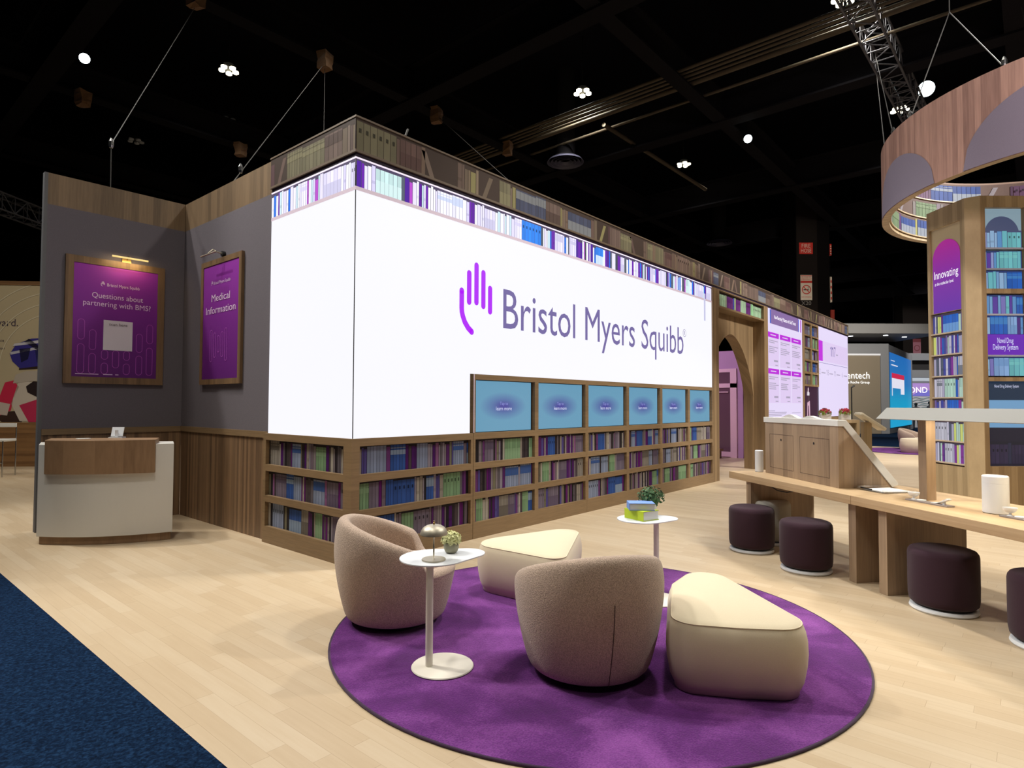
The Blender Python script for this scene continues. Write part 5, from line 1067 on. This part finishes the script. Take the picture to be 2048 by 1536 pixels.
# ---- ceiling: beams, trusses, pipes, lamps ------------------------------------------------------------
def beam(a, b, name='ceiling_beam'): return struct(MB().box(a, b).build('trim_%d' % beam.n, 'beam')) if not setattr(beam, 'n', beam.n+1) else None
beam.n = 0
def ibeam(ax, pos, lo, hi, z, w_=.35, h=.7):
    mb = MB()
    for (a, b, c, d) in ((-w_/2, w_/2, z, z+.05), (-.03, .03, z+.05, z+h-.05), (-w_/2, w_/2, z+h-.05, z+h)):
        if ax == 'y': mb.box((pos+a, lo, c), (pos+b, hi, d))
        else: mb.box((lo, pos+a, c), (hi, pos+b, d))
    beam.n += 1; struct(mb.build('trim_%d' % beam.n, 'beam'))
for x in (-6.2, .2, 6.5, 12.6, 18.9, 25.2, 31.5, 38, 46): ibeam('y', x, -20, 44, 9.0, .42, .9)
for y in (-10.8, -4.6, 1.47, 7.05, 13.0, 19.2, 26, 33): ibeam('x', y, -20, 60, 9.05, .34, .7)
def boxtruss(label, p, q, s=.42, r=.02, n=14, m='alu', group=None):
    p, q = Vector(p), Vector(q); d = (q-p).normalized(); a = d.cross(LZ).normalized()*s/2; b = LZ*s/2
    t = thing('lighting_truss', label, 'truss', tuple(p), 0, group)
    cor = [a+b, a-b, -a-b, -a+b]
    for c in cor: MB().tube([p+c, q+c], r, 8).build('chord', m, t, world=True)
    mb = MB(); Ln = (q-p).length
    for i in range(n):
        u, v = p+d*Ln*i/n, p+d*Ln*(i+1)/n
        for k in range(4):
            c, e = cor[k], cor[(k+1) % 4]
            mb.tube([u+c, v+e] if i % 2 else [u+e, v+c], r*.5, 6); mb.tube([u+c, u+e], r*.5, 6)
    mb.build('lattice', m, t, world=True); return t
boxtruss('silver lighting truss running under the ceiling toward the ring', (6.0, -2.3, 9.2), (16.5, -2.5, 9.2), .46, .026, 22)
boxtruss('silver truss in the distance at the left edge', tuple(W(-13.6, 14.6, 6.75)), tuple(W(-13.5, 18.2, 6.75)), .45, .025, 9)
boxtruss('dim ceiling truss above the back left of the hall', (.2, -2, 10.2), (.2, 26, 10.2), .9, .03, 20, 'beam', 'dim ceiling trusses'); boxtruss('dim ceiling truss above the far left corner of the hall', (-4.2, -2, 9.9), (-4.2, 26, 9.9), .9, .03, 20, 'beam', 'dim ceiling trusses')
def pipe(label, pts, r, m='pipe', group='pipes under the ceiling'):
    tag(MB().tube(pts, r, 10).build('ceiling_pipe', m, smooth=True), label, 'pipe', group)
PL = ('first pipe of the bundle across the ceiling, nearest the white wall end', 'second pipe of the ceiling bundle', 'third pipe of the ceiling bundle', 'fourth pipe of the ceiling bundle', 'fifth and thickest pipe of the ceiling bundle', 'thin separate pipe running beside the ceiling bundle')
for i, (x, r) in enumerate(((9.75, .04), (9.92, .03), (10.08, .035), (10.26, .03), (10.46, .06), (11.2, .035))):
    pipe(PL[i], [(x, -13, 9.25), (x+.1, 17 if i < 5 else 9, 9.25)], r)
pipe('pale conduit running away along the ceiling from the pipe bundle to the fourth lamp', [(10.9, 4.12, 9.2), (17.6, 4.06, 9.2)], .06)
def hall_lamp(x, y, on, label, power=800):
    t = thing('ceiling_lamp', label, 'lamp', (x, y, 10.0), .3*x, 'five-lens ceiling lamps')
    MB().lathe([(.10, .05), (.13, .08), (.13, .18), (.03, .22)], 20).build('housing', 'black', t); MB().tube([(0, 0, .2), (0, 0, 1.62)], .02, 8).build('stem', 'beam', t)
    if on:
        l = D.lights.new('ceiling_lamp_glow', 'SPOT'); l.energy = power; l.color = (1, .96, .88); l.spot_size = math.radians(140); l.spot_blend = .6; l.shadow_soft_size = .3
        lo = D.objects.new('ceiling_lamp_glow', l); COL.objects.link(lo); lo.location = (x, y, 9.9)
    for k in range(5):
        a = 2*PI*k/5; MB().lathe([(.06, 0), (.075, .01), (.075, .05)], 14, (.17*math.cos(a), .17*math.sin(a), 0)).build('bulb', 'bulb' if on else 'bulb_off', t)
for x, y, on, lab in ((3.62, 10.8, True, 'glowing warm ceiling lamp above the grey partition walls'), (10.43, 4.5, True, 'glowing warm ceiling lamp at top centre, above the white wall'), (16.93, 4.58, True, 'glowing warm ceiling lamp above the archway end of the wall'), (17.15, -1.95, True, 'glowing warm ceiling lamp at the left edge of the ring'), (10.76, -1.87, True, 'glowing warm ceiling lamp at the top edge, inside the lighting truss'), (4.87, 13.6, False, 'unlit ceiling lamp below the leftmost warm lamp'), (3.6, 17.4, False, 'unlit white-lensed ceiling lamp at upper left, above the grey partition')): hall_lamp(x, y, on, lab)
for x, y, lab in ((3.6, 4.5, 'warm ceiling lamp straight above the video wall corner, out of the picture'), (3.6, -1.9, 'warm ceiling lamp above the lounge rug, out of the picture'), (-3.2, 4.5, 'warm ceiling lamp above the reception desk, out of the picture'), (-3.2, -1.9, 'warm ceiling lamp above the near aisle, out of the picture'), (3.6, -8.2, 'warm ceiling lamp beyond the long table, out of the picture')): hall_lamp(x, y, True, lab, 900)
def cool_spot(x, y, z, tgt, r, label):
    t = thing('stage_spotlight', label, 'spotlight', (x, y, z), 0, 'cool white stage spotlights')
    d = (Vector(tgt)-Vector((x, y, z))).normalized(); q = d.to_track_quat('-Z', 'Y').to_matrix().to_4x4()
    def tr(mb): mb.v = [q @ v for v in mb.v]; return mb
    tr(MB().lathe([(r, 0), (r*1.05, .02), (r*1.05, .25), (r*.5, .4)], 24, capb=False)).build('can', 'black', t); tr(MB().lathe([(r*.98, .01), (r*.98, .015)], 24)).build('lens', 'coollamp', t); MB().tube([(0, 0, .1), (0, 0, 11.62-z)], .015, 8).build('yoke', 'beam', t)
cool_spot(1.04, 12.94, 10, (-1, 2, 2), .12, 'cool white spotlight at upper left'); cool_spot(13.56, 1.13, 8.85, (3, -4, 2.5), .11, 'cool white spotlight above the middle of the far wall'); cool_spot(16.16, -2.7, 10, tuple(CAM), .20, 'bright cool spotlight just above the hanging ring')
cool_spot(30.0, 3.6, 7.2, (18, -2, 0), .2, 'small cool spotlight low over the distant booths')
def diffuser(x, y, z, label):
    t = thing('air_diffuser', label, 'vent', (x, y, z), 0, 'round ceiling air vents')
    mb = MB(); 
    for r in (.15, .26, .37, .48): mb.lathe([(r, .07), (r+.06, 0), (r+.075, 0), (r+.012, .08)], 40, capb=False, capt=False)
    mb.build('cone_rings', mat('grey_vent_paint', rgb(66, 66, 84), .5), t); MB().lathe([(.5, .08), (.3, .2), (.3, 11.595-z)], 32, capb=False, capt=False).build('duct', 'beam', t)
diffuser(11.56, 5.89, 8.8, 'round dark air vent above the header of the white wall'); diffuser(23.64, 5.98, 8.8, 'round pale air vent above the archway, further away')
def pad(p, label, s=.15):
    t = thing('beam_padding', label, 'padding', p, .4, 'brown padding on the ceiling beams')
    rng = random.Random(int(p[0]*31+p[1]*7)); mb = MB(); rows = []
    for i, z in enumerate((-s*1.2, -s*.6, 0, s*.7, s*1.2)): rows.append([(s*(.8+.3*rng.random())*x*(.75+.1*i), s*(.8+.3*rng.random())*y*.8, z+.05*rng.random()) for x, y in ((-1, -1), (0, -1.1), (1, -1), (1, 1), (0, 1.1), (-1, 1))])
    k, m_ = mb.grid(rows, True); mb.cap(k, m_, 0, True); mb.cap(k, m_, 4, False); mb.build('wrapped_sack', 'burlap', t)
for p, lab in (((1.24, 6.85, 8.95), 'brown padding at the top edge, where the left cable starts'), ((3.9, 6.8, 8.9), 'brown padding above the grey partition, where the second cable starts'), ((7.2, 6.85, 8.9), 'brown padding above the header corner of the white wall'), ((10.0, 6.85, 8.95), 'brown padding at the end of the pipe bundle, right of the header corner'), ((4.9, 12.8, 8.9), 'brown padding above the corner of the grey partitions'), ((1.0, 12.8, 8.9), 'small brown padding at left, under the cool spotlight'), ((-2.4, 12.8, 8.8), 'brown padding beside the top left end of the partition')): pad(p, lab)
cable('long slanting steel cable at upper left, from beam padding to the partition behind the desk', [(1.24, 6.9, 8.8), (-.855, 4.0, 4.75), (-.85, 4.0, 4.19)], .006, parts=(-.855, 4.0, 4.7))
cable('slanting steel cable ending on the partition beside the video wall', [(3.85, 6.8, 8.8), (.07, 2.70, 4.19)], .006, parts=(.3, 2.95, 4.46))
cable('thin vertical cable dropping onto the header left of the corner', [(3.9, 6.8, 8.8), (3.9, 6.8, 4.0)], .006)
cable('thin steel cable from the rear padding down to the white wall header', [(7.2, 6.8, 8.9), (5.2, 1.0, 4.167)], .006)

tag(MB().tube([tp(.62, .10, .655), tp(.78, .08, .625), tp(.95, .07, .63), tp(1.05, .07, .655)], .005, 8).build('power_cable', 'black', smooth=True), 'thin black cable sagging under the front edge of the long table', 'cable')
t = thing('floor_stand', 'thin black pole stand in front of the distant beige booth wall', 'stand', W(13.35, 24.0, .005), fR)
MB().tube([(0, 0, .02), (0, 0, 2.2)], .022, 8).build('pole', 'black', t); MB().lathe([(.22, 0), (.2, .02)], 20).build('base', 'black', t); MB().tube([(0, 0, 2.18), (.12, 0, 2.26)], .03, 8).build('head', 'black', t)
